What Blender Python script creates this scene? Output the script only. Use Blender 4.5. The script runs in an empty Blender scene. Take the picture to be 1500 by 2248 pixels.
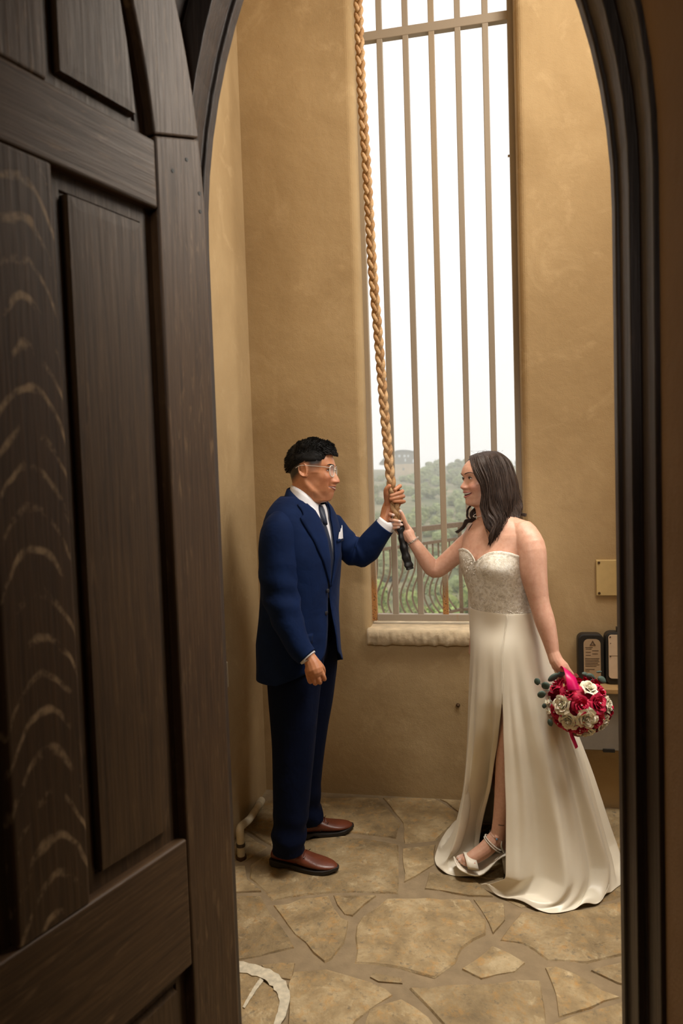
import bpy, bmesh, math, random
import numpy as np
from mathutils import Vector, Matrix, noise as mnoise

random.seed(7)
np.random.seed(7)
C = bpy.context.scene.collection
SC = bpy.context.scene
# ------------------------------------------------------------------ camera
F, CX, CY, EYE = 1500.0, 750.0, 1124.0, 1.58
YAW, PITCH, ROLL = math.radians(10.6), math.radians(-2.9), math.radians(1.9)
FWD = Vector((-math.sin(YAW) * math.cos(PITCH), math.cos(YAW) * math.cos(PITCH), math.sin(PITCH)))
_r0 = Vector((math.cos(YAW), math.sin(YAW), 0))
_u0 = _r0.cross(FWD)
CR = _r0 * math.cos(ROLL) - _u0 * math.sin(ROLL)
CU = _r0 * math.sin(ROLL) + _u0 * math.cos(ROLL)
CAMP = Vector((0, 0, EYE))
cam = bpy.data.cameras.new('camera')
camo = bpy.data.objects.new('camera', cam)
C.objects.link(camo)
m = Matrix.Identity(4)
for i in range(3):
    m[i][0], m[i][1], m[i][2], m[i][3] = CR[i], CU[i], -FWD[i], CAMP[i]
camo.matrix_world = m
cam.sensor_fit = 'HORIZONTAL'
cam.sensor_width = 24.0
cam.lens = 24.0
cam.clip_end = 1000
cam.clip_start = 0.05
cam.dof.use_dof = True
cam.dof.focus_distance = 2.8
cam.dof.aperture_fstop = 3.2
SC.camera = camo
# ------------------------------------------------------------------ sky, lamps, exposure
world = bpy.data.worlds.new('overcast_sky')
SC.world = world
world.use_nodes = True
bg = world.node_tree.nodes['Background']
bg.inputs[0].default_value = (1.0, 0.985, 0.96, 1)
bg.inputs[1].default_value = 1.35
SC.view_settings.view_transform = 'Standard'
SC.view_settings.look = 'None'
SC.view_settings.gamma = 1
SC.view_settings.use_curve_mapping = False
SC.view_settings.exposure = 0.0


def area(name, loc, target, sx, sy, power, col):
    l = bpy.data.lights.new(name, 'AREA')
    l.shape = 'RECTANGLE'
    l.size, l.size_y = sx, sy
    l.energy = power
    l.color = col
    o = bpy.data.objects.new(name, l)
    C.objects.link(o)
    o.location = loc
    o.rotation_euler = (Vector(target) - Vector(loc)).to_track_quat('-Z', 'Y').to_euler()
    return o


# daylight entering by the tall side window of the tower (window_2, right wall)
area('side_window_daylight', (1.32, 2.25, 3.65), (-1.0, 2.45, 1.9), 0.8, 1.5, 66, (1.0, 0.94, 0.84))
# daylight falling down the bell shaft through the hatch in the tower ceiling
hatch = area('bell_hatch_daylight', (0.10, 2.12, 4.66), (0.10, 2.16, 0), 0.8, 0.5, 8.5, (1.0, 0.95, 0.86))
hatch.data.spread = math.radians(46)
# fill light added in the dim hall on the camera side
area('hall_fill', (-0.4, -0.9, 3.3), (0.0, 2.2, 1.2), 0.6, 0.6, 5.5, (1.0, 0.88, 0.74))
# added soft spot behind the camera, brightens the couple above the dark floor
sl_ = bpy.data.lights.new('portrait_fill', 'SPOT')
sl_.energy, sl_.color, sl_.spot_size, sl_.spot_blend, sl_.shadow_soft_size = 135, (1.0, 0.93, 0.86), math.radians(25), 1.0, 0.22
so_ = bpy.data.objects.new('portrait_fill', sl_)
C.objects.link(so_)
so_.location = (-0.22, -0.75, 2.55)
so_.rotation_euler = (Vector((-0.16, 2.75, 1.52)) - so_.location).to_track_quat('-Z', 'Y').to_euler()
SC.cycles.max_bounces = 7
SC.cycles.diffuse_bounces = 2
SC.cycles.glossy_bounces = 3
SC.cycles.transmission_bounces = 6
SC.cycles.transparent_max_bounces = 8
SC.cycles.volume_bounces = 1
SC.cycles.caustics_reflective = False
SC.cycles.caustics_refractive = False
SC.cycles.sample_clamp_indirect = 4.0
SC.cycles.use_adaptive_sampling = True
SC.cycles.adaptive_threshold = 0.02
SC.cycles.use_denoising = True


# ------------------------------------------------------------------ measuring the photograph
def ray(x, y):
    return FWD + CR * ((x - CX) / F) - CU * ((y - CY) / F)


def at(x, y, d):
    return CAMP + ray(x, y) * d


def on_y(x, y, Y):
    v = ray(x, y)
    return CAMP + v * (Y / v.y)


def on_x(x, y, X):
    v = ray(x, y)
    return CAMP + v * (X / v.x)


def on_z(x, y, Z=0.0):
    v = ray(x, y)
    return CAMP + v * ((Z - EYE) / v.z)


# ------------------------------------------------------------------ object helpers
BASE = {}


def tag(o, label=None, cat=None, group=None, kind=None):
    if label: o['label'] = label
    if cat: o['category'] = cat
    if group: o['group'] = group
    if kind: o['kind'] = kind
    return o


def empty(name, loc=(0, 0, 0), rz=0.0, label=None, cat=None, group=None, kind=None):
    o = bpy.data.objects.new(name, None)
    C.objects.link(o)
    o.location = loc
    o.rotation_euler = (0, 0, rz)
    o.empty_display_size = 0.05
    BASE[o.name] = Vector(loc)
    return tag(o, label, cat, group, kind)


def mk(name, verts, faces, mat, parent=None, smooth=False, local=False, origin=None, label=None, cat=None, group=None, kind=None):
    """one mesh object; vertices in world space unless local"""
    if parent is not None and not local:
        b = BASE[parent.name]
    elif origin is not None:
        b = Vector(origin)
    else:
        b = Vector((0, 0, 0))
    me = bpy.data.meshes.new(name)
    me.from_pydata([(v[0] - b[0], v[1] - b[1], v[2] - b[2]) for v in verts], [], [tuple(f) for f in faces])
    me.validate()
    me.update()
    mats = mat if isinstance(mat, (list, tuple)) else [mat]
    for q in mats:
        me.materials.append(q)
    if smooth:
        me.polygons.foreach_set('use_smooth', [True] * len(me.polygons))
    o = bpy.data.objects.new(name, me)
    C.objects.link(o)
    if parent is not None:
        o.parent = parent
        BASE[o.name] = BASE.get(parent.name, Vector((0, 0, 0)))
    else:
        o.location = b
        BASE[o.name] = b
    return tag(o, label, cat, group, kind)


def bevel(o, w, seg=2, angle=35):
    md = o.modifiers.new('bevel', 'BEVEL')
    md.width = w
    md.segments = seg
    md.limit_method = 'ANGLE'
    md.angle_limit = math.radians(angle)
    return o


def subsurf(o, n=1):
    md = o.modifiers.new('sub', 'SUBSURF')
    md.levels = n
    md.render_levels = n
    return o


def solidify(o, t, off=-1):
    md = o.modifiers.new('solid', 'SOLIDIFY')
    md.thickness = t
    md.offset = off
    return o


class MB:
    """collects shapes into one mesh"""

    def __init__(self):
        self.v, self.f = [], []

    def add(self, v, f):
        n = len(self.v)
        self.v += [tuple(q) for q in v]
        self.f += [tuple(i + n for i in q) for q in f]
        return self

    def box(self, a, b):
        x0, y0, z0 = a
        x1, y1, z1 = b
        return self.add([(x0, y0, z0), (x1, y0, z0), (x1, y1, z0), (x0, y1, z0), (x0, y0, z1), (x1, y0, z1), (x1, y1, z1), (x0, y1, z1)],
                        [(0, 3, 2, 1), (4, 5, 6, 7), (0, 1, 5, 4), (1, 2, 6, 5), (2, 3, 7, 6), (3, 0, 4, 7)])

    def tube(self, pts, radii, n=10, cap=True, up=None, flat=1.0, twist=0.0):
        pts = [Vector(p) for p in pts]
        if not isinstance(radii, (list, tuple)):
            radii = [radii] * len(pts)
        v, f = [], []
        ref = Vector(up) if up is not None else None
        prev = None
        for i, p in enumerate(pts):
            t = (pts[min(i + 1, len(pts) - 1)] - pts[max(i - 1, 0)])
            t = t.normalized() if t.length > 1e-9 else Vector((0, 0, 1))
            if ref is not None:
                a = ref - t * ref.dot(t)
            elif prev is None:
                a = Vector((0, 0, 1)).cross(t)
                if a.length < 0.2:
                    a = Vector((1, 0, 0)) - t * t.x
            else:
                a = prev - t * prev.dot(t)
            a.normalize()
            prev = a
            b = t.cross(a)
            r = radii[i]
            ra, rb = (r if isinstance(r, (tuple, list)) else (r, r * flat))
            for k in range(n):
                w = 2 * math.pi * k / n + twist * i
                v.append(p + a * (math.cos(w) * ra) + b * (math.sin(w) * rb))
        for i in range(len(pts) - 1):
            for k in range(n):
                f.append((i * n + k, i * n + (k + 1) % n, (i + 1) * n + (k + 1) % n, (i + 1) * n + k))
        if cap:
            f.append(tuple(range(n - 1, -1, -1)))
            f.append(tuple(range((len(pts) - 1) * n, len(pts) * n)))
        return self.add(v, f)

    def capsule(self, pts, radii, n=10):
        """tube with rounded ends"""
        pts = [Vector(p) for p in pts]
        a, b = pts[0], pts[-1]
        da = (pts[0] - pts[1]).normalized()
        db = (pts[-1] - pts[-2]).normalized()
        P, Rr = [], []
        for w in (80, 55, 28):
            P.append(a + da * radii[0] * math.sin(math.radians(w)))
            Rr.append(radii[0] * math.cos(math.radians(w)))
        P += pts
        Rr += list(radii)
        for w in (28, 55, 80):
            P.append(b + db * radii[-1] * math.sin(math.radians(w)))
            Rr.append(radii[-1] * math.cos(math.radians(w)))
        return self.tube(P, Rr, n)

    def ball(self, c, r, seg=12, rings=8, scale=(1, 1, 1), rot=None):
        c = Vector(c)
        v, f = [], []
        for i in range(rings + 1):
            th = math.pi * i / rings
            for k in range(seg):
                ph = 2 * math.pi * k / seg
                p = Vector((math.sin(th) * math.cos(ph) * scale[0], math.sin(th) * math.sin(ph) * scale[1], math.cos(th) * scale[2])) * r
                if rot is not None:
                    p = rot @ p
                v.append(c + p)
        for i in range(rings):
            for k in range(seg):
                f.append((i * seg + k, (i + 1) * seg + k, (i + 1) * seg + (k + 1) % seg, i * seg + (k + 1) % seg))
        return self.add(v, f)

    def grid(self, rows, closed=False):
        """rows: list of equal-length point lists"""
        n = len(rows[0])
        v = [p for r in rows for p in r]
        f = []
        for i in range(len(rows) - 1):
            for k in range(n if closed else n - 1):
                k2 = (k + 1) % n
                f.append((i * n + k, i * n + k2, (i + 1) * n + k2, (i + 1) * n + k))
        return self.add(v, f)

    def prism(self, poly, a, b):
        """poly: list of points; extruded from offset a to offset b (vectors)"""
        n = len(poly)
        a, b = Vector(a), Vector(b)
        v = [Vector(p) + a for p in poly] + [Vector(p) + b for p in poly]
        f = [tuple(range(n - 1, -1, -1)), tuple(range(n, 2 * n))]
        f += [(i, (i + 1) % n, n + (i + 1) % n, n + i) for i in range(n)]
        return self.add(v, f)

    def build(self, name, mat, parent=None, **k):
        return mk(name, self.v, self.f, mat, parent, **k)


def copy_tree(o, parent=None):
    c = o.copy()
    C.objects.link(c)
    if parent is not None:
        c.parent = parent
    for ch in list(o.children):
        copy_tree(ch, c)
    return c


def fix_normals(o):
    bm = bmesh.new()
    bm.from_mesh(o.data)
    bmesh.ops.recalc_face_normals(bm, faces=bm.faces)
    bm.to_mesh(o.data)
    bm.free()
    return o


def lerp(a, b, t):
    return a + (b - a) * t


def interp(x, xs, ys):
    return float(np.interp(x, xs, ys))


def sstep(a, b, x):
    t = min(1, max(0, (x - a) / (b - a)))
    return t * t * (3 - 2 * t)


def smooth_path(pts, n):
    """catmull-rom through points"""
    P = [Vector(p) for p in pts]
    out = []
    m_ = len(P) - 1
    for i in range(n):
        t = i / (n - 1) * m_
        k = min(int(t), m_ - 1)
        u = t - k
        p0, p1, p2, p3 = P[max(k - 1, 0)], P[k], P[k + 1], P[min(k + 2, m_)]
        out.append(0.5 * ((2 * p1) + (p2 - p0) * u + (2 * p0 - 5 * p1 + 4 * p2 - p3) * u * u + (3 * p1 - p0 - 3 * p2 + p3) * u ** 3))
    return out


def smooth_vals(vals, n):
    xs = np.linspace(0, 1, len(vals))
    return [p.x for p in smooth_path([(v, 0, 0) for v in vals], n)]


# ------------------------------------------------------------------ materials
def srgb(r, g, b):
    return tuple(((c / 255) / 12.92 if c / 255 < 0.04045 else ((c / 255 + 0.055) / 1.055) ** 2.4) for c in (r, g, b)) + (1,)


class NT:
    def __init__(self, name):
        self.m = bpy.data.materials.new(name)
        self.m.use_nodes = True
        self.t = self.m.node_tree
        self.p = self.t.nodes['Principled BSDF']

    def n(self, kind, **kw):
        nd = self.t.nodes.new(kind)
        for k, v in kw.items():
            if k in nd.inputs.keys() if isinstance(k, str) else False:
                nd.inputs[k].default_value = v
            else:
                setattr(nd, k, v)
        return nd

    def l(self, a, b):
        self.t.links.new(a, b)

    def coords(self, scale=(1, 1, 1), kind='Object', rot=(0, 0, 0)):
        tc = self.t.nodes.new('ShaderNodeTexCoord')
        mp = self.t.nodes.new('ShaderNodeMapping')
        mp.inputs['Scale'].default_value = scale
        mp.inputs['Rotation'].default_value = rot
        self.l(tc.outputs[kind], mp.inputs[0])
        return mp.outputs[0]

    def noise(self, vec, scale, detail=4, rough=0.55, dist=0.0):
        nd = self.t.nodes.new('ShaderNodeTexNoise')
        nd.inputs['Scale'].default_value = scale
        nd.inputs['Detail'].default_value = detail
        nd.inputs['Roughness'].default_value = rough
        nd.inputs['Distortion'].default_value = dist
        self.l(vec, nd.inputs['Vector'])
        return nd.outputs['Fac']

    def ramp(self, fac, stops):
        nd = self.t.nodes.new('ShaderNodeValToRGB')
        e = nd.color_ramp.elements
        while len(e) < len(stops):
            e.new(0.5)
        for q, (p, c) in zip(e, stops):
            q.position = p
            q.color = c if len(c) == 4 else tuple(c) + (1,)
        self.l(fac, nd.inputs[0])
        return nd.outputs[0]

    def mix(self, fac, a, b, mode='MIX'):
        nd = self.t.nodes.new('ShaderNodeMix')
        nd.data_type = 'RGBA'
        nd.blend_type = mode
        for sock, val in ((nd.inputs['Factor'], fac), (nd.inputs[6], a), (nd.inputs[7], b)):
            if isinstance(val, (int, float)):
                sock.default_value = val
            elif isinstance(val, tuple):
                sock.default_value = val
            else:
                self.l(val, sock)
        return nd.outputs[2]

    def math(self, op, a, b=None):
        nd = self.t.nodes.new('ShaderNodeMath')
        nd.operation = op
        for s, v in ((nd.inputs[0], a), (nd.inputs[1], b)):
            if v is None: continue
            if isinstance(v, (int, float)):
                s.default_value = v
            else:
                self.l(v, s)
        return nd.outputs[0]

    def bump(self, h, strength, dist=0.01, prev=None):
        nd = self.t.nodes.new('ShaderNodeBump')
        nd.inputs['Strength'].default_value = strength
        nd.inputs['Distance'].default_value = dist
        self.l(h, nd.inputs['Height'])
        if prev is not None:
            self.l(prev, nd.inputs['Normal'])
        return nd.outputs[0]

    def out(self, color=None, rough=None, normal=None, **kw):
        for key, val in (('Base Color', color), ('Roughness', rough), ('Normal', normal)):
            if val is None: continue
            if isinstance(val, (int, float, tuple)):
                self.p.inputs[key].default_value = val
            else:
                self.l(val, self.p.inputs[key])
        for k, v in kw.items():
            self.p.inputs[k.replace('_', ' ')].default_value = v
        return self.m


def plain(name, col, rough=0.6, metal=0.0, var=0.12, scale=30.0, bump=0.0, bscale=120.0, **kw):
    t = NT(name)
    v = t.coords()
    nz = t.noise(v, scale, 4)
    c1 = tuple(min(1, q * (1 - var)) for q in col[:3]) + (1,)
    c2 = tuple(min(1, q * (1 + var)) for q in col[:3]) + (1,)
    c = t.ramp(nz, [(0.3, c1), (0.7, c2)])
    nm = t.bump(t.noise(v, bscale, 3), bump, 0.004) if bump else None
    return t.out(c, rough, nm, Metallic=metal, **kw)


def plaster(name, dark, light, blotch):
    t = NT(name)
    v = t.coords()
    big = t.noise(v, 1.1, 5, 0.6, 0.6)
    mid = t.noise(v, 5.0, 6, 0.65, 0.8)
    c = t.ramp(big, [(0.3, dark), (0.72, light)])
    pm = t.ramp(mid, [(0.55, (0, 0, 0, 1)), (0.75, (0.55, 0.55, 0.55, 1))])
    c = t.mix(pm, c, blotch)
    st = t.noise(t.coords((1, 1, 0.6)), 14, 8, 0.75, 1.2)
    sm = t.ramp(st, [(0.66, (0, 0, 0, 1)), (0.78, (0.35, 0.35, 0.35, 1))])
    c = t.mix(sm, c, tuple(q * 0.45 for q in dark[:3]) + (1,))
    fine = t.noise(v, 210, 3, 0.7)
    n1 = t.bump(t.noise(v, 7, 4), 0.35, 0.02)
    n2 = t.bump(fine, 0.35, 0.004, n1)
    return t.out(c, 0.93, n2)


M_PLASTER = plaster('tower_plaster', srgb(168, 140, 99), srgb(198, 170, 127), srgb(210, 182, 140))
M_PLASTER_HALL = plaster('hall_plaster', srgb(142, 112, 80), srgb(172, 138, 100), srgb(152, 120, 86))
M_MORTAR = plain('mortar', srgb(142, 122, 94), 0.95, var=0.16, scale=18, bump=0.6, bscale=90)


def wood(name, horiz=False, dark=srgb(40, 27, 19), light=srgb(92, 66, 46), fleck=srgb(150, 116, 82), style='diag', xc=0.0):
    t = NT(name)
    sc = (1, 30, 30) if horiz else (30, 30, 1)
    g = t.noise(t.coords(sc), 4.0, 6, 0.65, 0.3)
    c = t.ramp(g, [(0.25, dark), (0.75, light)])
    big = t.noise(t.coords((3, 3, 1.2)), 2.0, 3)
    c = t.mix(t.ramp(big, [(0.3, (0, 0, 0, 1)), (0.8, (0.45, 0.45, 0.45, 1))]), c, dark)
    msk = t.noise(t.coords((7, 7, 5)), 1.0, 4, 0.7)
    if style == 'diag':      # medullary rays: fine slanting flecks
        fl = t.noise(t.coords((95, 20, 14) if not horiz else (12, 20, 80), rot=(0, 0.42, 0)), 1.0, 3, 0.55, 0.4)
        f1 = t.ramp(fl, [(0.55, (0, 0, 0, 1)), (0.68, (1, 1, 1, 1))])
        f2 = t.ramp(msk, [(0.40, (0, 0, 0, 1)), (0.66, (0.55, 0.55, 0.55, 1))])
    else:                    # arched flecks stacked up the board
        tc = t.n('ShaderNodeTexCoord')
        sx = t.n('ShaderNodeSeparateXYZ')
        t.l(tc.outputs['Object'], sx.inputs[0])
        dx = t.math('SUBTRACT', sx.outputs[0], xc)
        v_ = t.math('ADD', t.math('MULTIPLY', sx.outputs[2], 88.0), t.math('MULTIPLY', t.math('MULTIPLY', dx, dx), 1500.0))
        v_ = t.math('ADD', v_, t.math('MULTIPLY', t.noise(t.coords((7, 7, 4)), 1.0, 3, .6), 9.0))
        sn_ = t.math('SINE', v_)
        f1 = t.ramp(t.math('ADD', t.math('MULTIPLY', sn_, .5), .5), [(0.80, (0, 0, 0, 1)), (0.98, (1, 1, 1, 1))])
        f2 = t.ramp(t.noise(t.coords((14, 14, 9)), 1.0, 4, 0.7), [(0.46, (0, 0, 0, 1)), (0.62, (0.8, 0.8, 0.8, 1))])
    ff = t.mix(1.0, f1, f2, 'MULTIPLY')
    c = t.mix(ff, c, fleck)
    nm = t.bump(g, 0.35, 0.004)
    rg = t.ramp(g, [(0.2, (0.62, 0.62, 0.62, 1)), (0.8, (0.42, 0.42, 0.42, 1))])
    return t.out(c, rg, nm)


M_OAK = wood('oak_upright', False, srgb(54, 36, 21), srgb(106, 77, 48), srgb(150, 118, 82))
M_OAK_ARC = wood('oak_quartered', False, srgb(52, 35, 20), srgb(94, 68, 43), srgb(174, 144, 108), 'arc', .475)
M_OAK_H = wood('oak_cross', True, srgb(54, 36, 21), srgb(108, 79, 50), srgb(146, 114, 80))
M_OAK_PANEL = wood('oak_panel', False, srgb(54, 37, 22), srgb(104, 77, 48), srgb(118, 90, 60))
M_FRAME = wood('frame_oak', False, srgb(30, 20, 15), srgb(70, 50, 37), srgb(84, 62, 46))
M_PAINT = None


def rusty(name, base, rust_amt, z0, z1):
    t = NT(name)
    v = t.coords()
    nz = t.noise(t.coords((1, 1, 0.12)), 26, 5, 0.6)
    sp = t.noise(v, 150, 2, 0.6)
    tc = t.n('ShaderNodeTexCoord')
    sx = t.n('ShaderNodeSeparateXYZ')
    t.l(tc.outputs['Object'], sx.inputs[0])
    mr = t.n('ShaderNodeMapRange')
    mr.inputs[1].default_value, mr.inputs[2].default_value = z1, z0
    t.l(sx.outputs[2], mr.inputs[0])
    mr.clamp = True
    k = t.math('MULTIPLY', mr.outputs[0], rust_amt)
    s = t.math('ADD', nz, k)
    f = t.ramp(s, [(0.80, (0, 0, 0, 1)), (1.02, (0.85, 0.85, 0.85, 1))])
    c = t.mix(f, base, srgb(182, 122, 54))
    f2 = t.ramp(t.math('ADD', sp, t.math('MULTIPLY', k, 0.5)), [(0.80, (0, 0, 0, 1)), (0.9, (1, 1, 1, 1))])
    c = t.mix(f2, c, srgb(92, 52, 28))
    return t.out(c, 0.55, t.bump(sp, 0.15, 0.002))


M_BAR = rusty('painted_iron', srgb(162, 148, 130), 0.18, 0.0, 0.6)
M_BAR_RUST = rusty('rust_streaked_iron', srgb(166, 148, 124), 0.60, 0.0, 0.62)
M_RAIL = plain('balcony_iron', srgb(120, 100, 78), 0.6, var=0.2, scale=60)
M_SILL = plain('sill_stone', srgb(216, 194, 160), 0.92, var=0.16, scale=22, bump=0.7, bscale=45)


def stone_mat():
    t = NT('flagstone')
    oi = t.n('ShaderNodeObjectInfo')
    tc = t.n('ShaderNodeTexCoord')
    off = t.n('ShaderNodeVectorMath', operation='MULTIPLY_ADD')
    cmb = t.n('ShaderNodeCombineXYZ')
    for i in range(3): t.l(oi.outputs['Random'], cmb.inputs[i])
    t.l(cmb.outputs[0], off.inputs[0])
    off.inputs[1].default_value = (17, 23, 5)
    t.l(tc.outputs['Object'], off.inputs[2])
    v = off.outputs[0]
    a = t.noise(v, 6, 8, 0.72, 0.25)
    b = t.noise(v, 24, 7, 0.75, 0.2)
    d = t.noise(v, 46, 5, 0.7, 0.1)
    e = t.noise(v, 13, 6, 0.7, 0.3)
    c = t.ramp(a, [(0.30, srgb(120, 100, 70)), (0.5, srgb(162, 138, 100)), (0.70, srgb(198, 176, 138))])
    c = t.mix(t.ramp(b, [(0.52, (0, 0, 0, 1)), (0.68, (0.75, 0.75, 0.75, 1))]), c, srgb(186, 142, 82))
    c = t.mix(t.ramp(d, [(0.56, (0, 0, 0, 1)), (0.70, (0.75, 0.75, 0.75, 1))]), c, srgb(104, 96, 80))
    c = t.mix(t.ramp(e, [(0.58, (0, 0, 0, 1)), (0.70, (0.6, 0.6, 0.6, 1))]), c, srgb(222, 200, 160))
    hv = t.n('ShaderNodeHueSaturation')
    t.l(c, hv.inputs['Color'])
    t.l(t.math('ADD', t.math('MULTIPLY', oi.outputs['Random'], 0.3), 0.85), hv.inputs['Value'])
    vor = t.n('ShaderNodeTexVoronoi')
    vor.inputs['Scale'].default_value = 9
    t.l(v, vor.inputs['Vector'])
    n1 = t.bump(a, 0.55, 0.03)
    n2 = t.bump(b, 0.55, 0.012, n1)
    n3 = t.bump(d, 0.3, 0.006, n2)
    return t.out(hv.outputs[0], t.ramp(b, [(0.3, (0.5, 0.5, 0.5, 1)), (0.7, (0.75, 0.75, 0.75, 1))]), n3)


M_STONE = stone_mat()
# ================================================================== SETTING
YW = 3.291     # face of the back wall
XL = -1.055    # left wall
XR = 1.15      # right wall (outside the frame)
ZC = 4.7       # tower ceiling
YF = 1.62      # room face of the front wall
WXL, WXR, WZB, WZT = -0.492, 0.252, 0.78, 4.35   # back window opening


def holed_wall(name, frame_fn, outer, hole, profile, mat):
    """wall with a rectangular hole. frame_fn(u, v, depth) -> point; profile = [(offset, depth)...]"""
    u0, v0, u1, v1 = outer
    a0, b0, a1, b1 = hole
    loops = []

    def rect(p, q, r, s, d, n=1):
        return [frame_fn(p, q, d), frame_fn(r, q, d), frame_fn(r, s, d), frame_fn(p, s, d)]
    loops.append(rect(u0, v0, u1, v1, profile[0][1]))
    for off, d in profile:
        loops.append(rect(a0 - off, b0 - off, a1 + off, b1 + off, d))
    last = profile[-1][1]
    loops.append(rect(u0, v0, u1, v1, last))
    mb = MB()
    mb.grid(loops + [loops[0]], closed=True)
    o = mb.build(name, mat, kind='structure')
    fix_normals(o)
    return o


# rounded plaster edge of the reveals
def reveal(r, depth):
    pr = []
    for k in range(7):
        w = math.pi / 2 * k / 6
        pr.append((r - r * math.sin(w), r - r * math.cos(w)))
    pr.append((0, depth))
    return pr


back = holed_wall('wall_back', lambda u, v, d: (u, YW + d, v), (XL - 0.3, -0.05, XR + 0.3, ZC), (WXL, WZB, WXR, WZT), reveal(0.035, 0.24), M_PLASTER)
W2 = (1.85, 0.85, 2.65, 4.35)
right = holed_wall('wall_right', lambda u, v, d: (XR + d, u, v), (YF - 0.6, -0.05, YW, ZC), W2, reveal(0.035, 0.3), M_PLASTER)
left = MB().box((XL - 0.3, YF - 0.3, -0.05), (XL, YW + 0.24, ZC)).build('wall_left', M_PLASTER, kind='structure')
hx0, hx1, hy0, hy1 = -0.35, 0.55, 1.84, 2.42      # bell hatch
cl = MB()
for a_, b_ in (((XL - 0.3, YF - 0.6), (hx0, YW + 0.24)), ((hx1, YF - 0.6), (XR + 0.3, YW + 0.24)), ((hx0, YF - 0.6), (hx1, hy0)), ((hx0, hy1), (hx1, YW + .24))):
    cl.box((a_[0], a_[1], ZC), (b_[0], b_[1], ZC + .2))
cl.build('ceiling', M_PLASTER, kind='structure')

# front wall with the arched doorway -----------------------------------------------------------
JL, JR = -0.622, 0.334     # inner faces of the door frame
ZS, RA = 2.15, 1.52        # springing height and radius of the pointed arch
JC = (JL + JR) / 2


def arch(e_l, e_r, zbot=0.0, n=14, R=None):
    """arch loop, grown outward by e; from bottom left over the apex to bottom right -> (x, z)"""
    xl, xr = JL - e_l, JR + e_r
    Rl = (R or RA)
    pts = [(xl, zbot)]
    for k in range(6):
        pts.append((xl, zbot + (ZS - zbot) * (k + 1) / 6))
    half = (xr - xl) / 2
    rl = Rl + (e_l + e_r) / 2
    amax = math.acos((rl - half) / rl)
    for k in range(1, n + 1):
        a = amax * k / n
        pts.append((xl + rl - rl * math.cos(a), ZS + rl * math.sin(a)))
    for k in range(n - 1, -1, -1):
        a = amax * k / n
        pts.append((xr - rl + rl * math.cos(a), ZS + rl * math.sin(a)))
    for k in range(6):
        pts.append((xr, ZS - (ZS - zbot) * (k + 1) / 6))
    return pts


def arch_loop(e_l, e_r, Y, zbot=0.0):
    return [(x, Y, z) for x, z in arch(e_l, e_r, zbot)]


def outer_loop(Y, x0, x1, z1, n):
    """points on the rectangle matching the arch loop index by index"""
    A = arch(0.1, 0.1)
    out = []
    for x, z in A:
        dx, dz = x - JC, z - 1.0
        if z <= 2.0:
            out.append((x0 if dx < 0 else x1, Y, z if z > 0 else -0.05))
        else:
            t = (z - 2.0) / (A[len(A) // 2][1] - 2.0)
            zz = 2.0 + (z1 - 2.0) * min(1, t * 1.6)
            f = max(0.0, (t - 0.6) / 0.4)
            out.append(((x0 if dx < 0 else x1) * (1 - f) + JC * f, Y, zz))
    return out


na = len(arch(0, 0))
YH = 1.05      # hall face of the front wall
loops = [outer_loop(YF, XL - 0.3, XR + 0.3, ZC, na), arch_loop(0.068, 0.05, YF, -0.05), arch_loop(0.068, 0.03, 1.40, -0.05),
         arch_loop(0.30, 0.036, YH, -0.05), outer_loop(YH, -2.6, 2.6, ZC, na)]
mb = MB()
mb.grid(loops[:3])
front = mb.build('wall_front', M_PLASTER, kind='structure')
fix_normals(front)
mb = MB()
mb.grid(loops[2:])
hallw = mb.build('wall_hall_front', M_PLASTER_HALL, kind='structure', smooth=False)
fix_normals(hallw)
# door frame: rebated oak section swept round the arch
prof = [(-0.010, 1.622), (-0.010, 1.590), (0.0, 1.586), (0.0, 1.505), (1, 1.505), (1, 1.402), (2, 1.402), (2, 1.622)]
rows = []
for e, Y in prof:
    el, er = {1: (0.056, 0.020), 2: (0.066, 0.048)}.get(e, (e, e))
    rows.append(arch_loop(el, er, Y, -0.004))
mb = MB()
mb.grid(rows + [rows[0]])
trim = mb.build('trim_1', M_FRAME, kind='structure')
fix_normals(trim)
bevel(trim, 0.003, 2)
# the hall the photograph is taken from
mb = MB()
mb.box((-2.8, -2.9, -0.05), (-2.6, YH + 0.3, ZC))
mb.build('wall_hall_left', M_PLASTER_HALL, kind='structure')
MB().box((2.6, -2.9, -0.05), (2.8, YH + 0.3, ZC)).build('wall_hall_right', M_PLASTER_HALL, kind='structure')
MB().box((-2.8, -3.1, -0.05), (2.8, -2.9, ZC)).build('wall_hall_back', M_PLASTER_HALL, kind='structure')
MB().box((-2.8, -3.1, ZC), (2.8, YF - 0.5, ZC + 0.2)).build('ceiling_hall', M_PLASTER_HALL, kind='structure')

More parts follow.
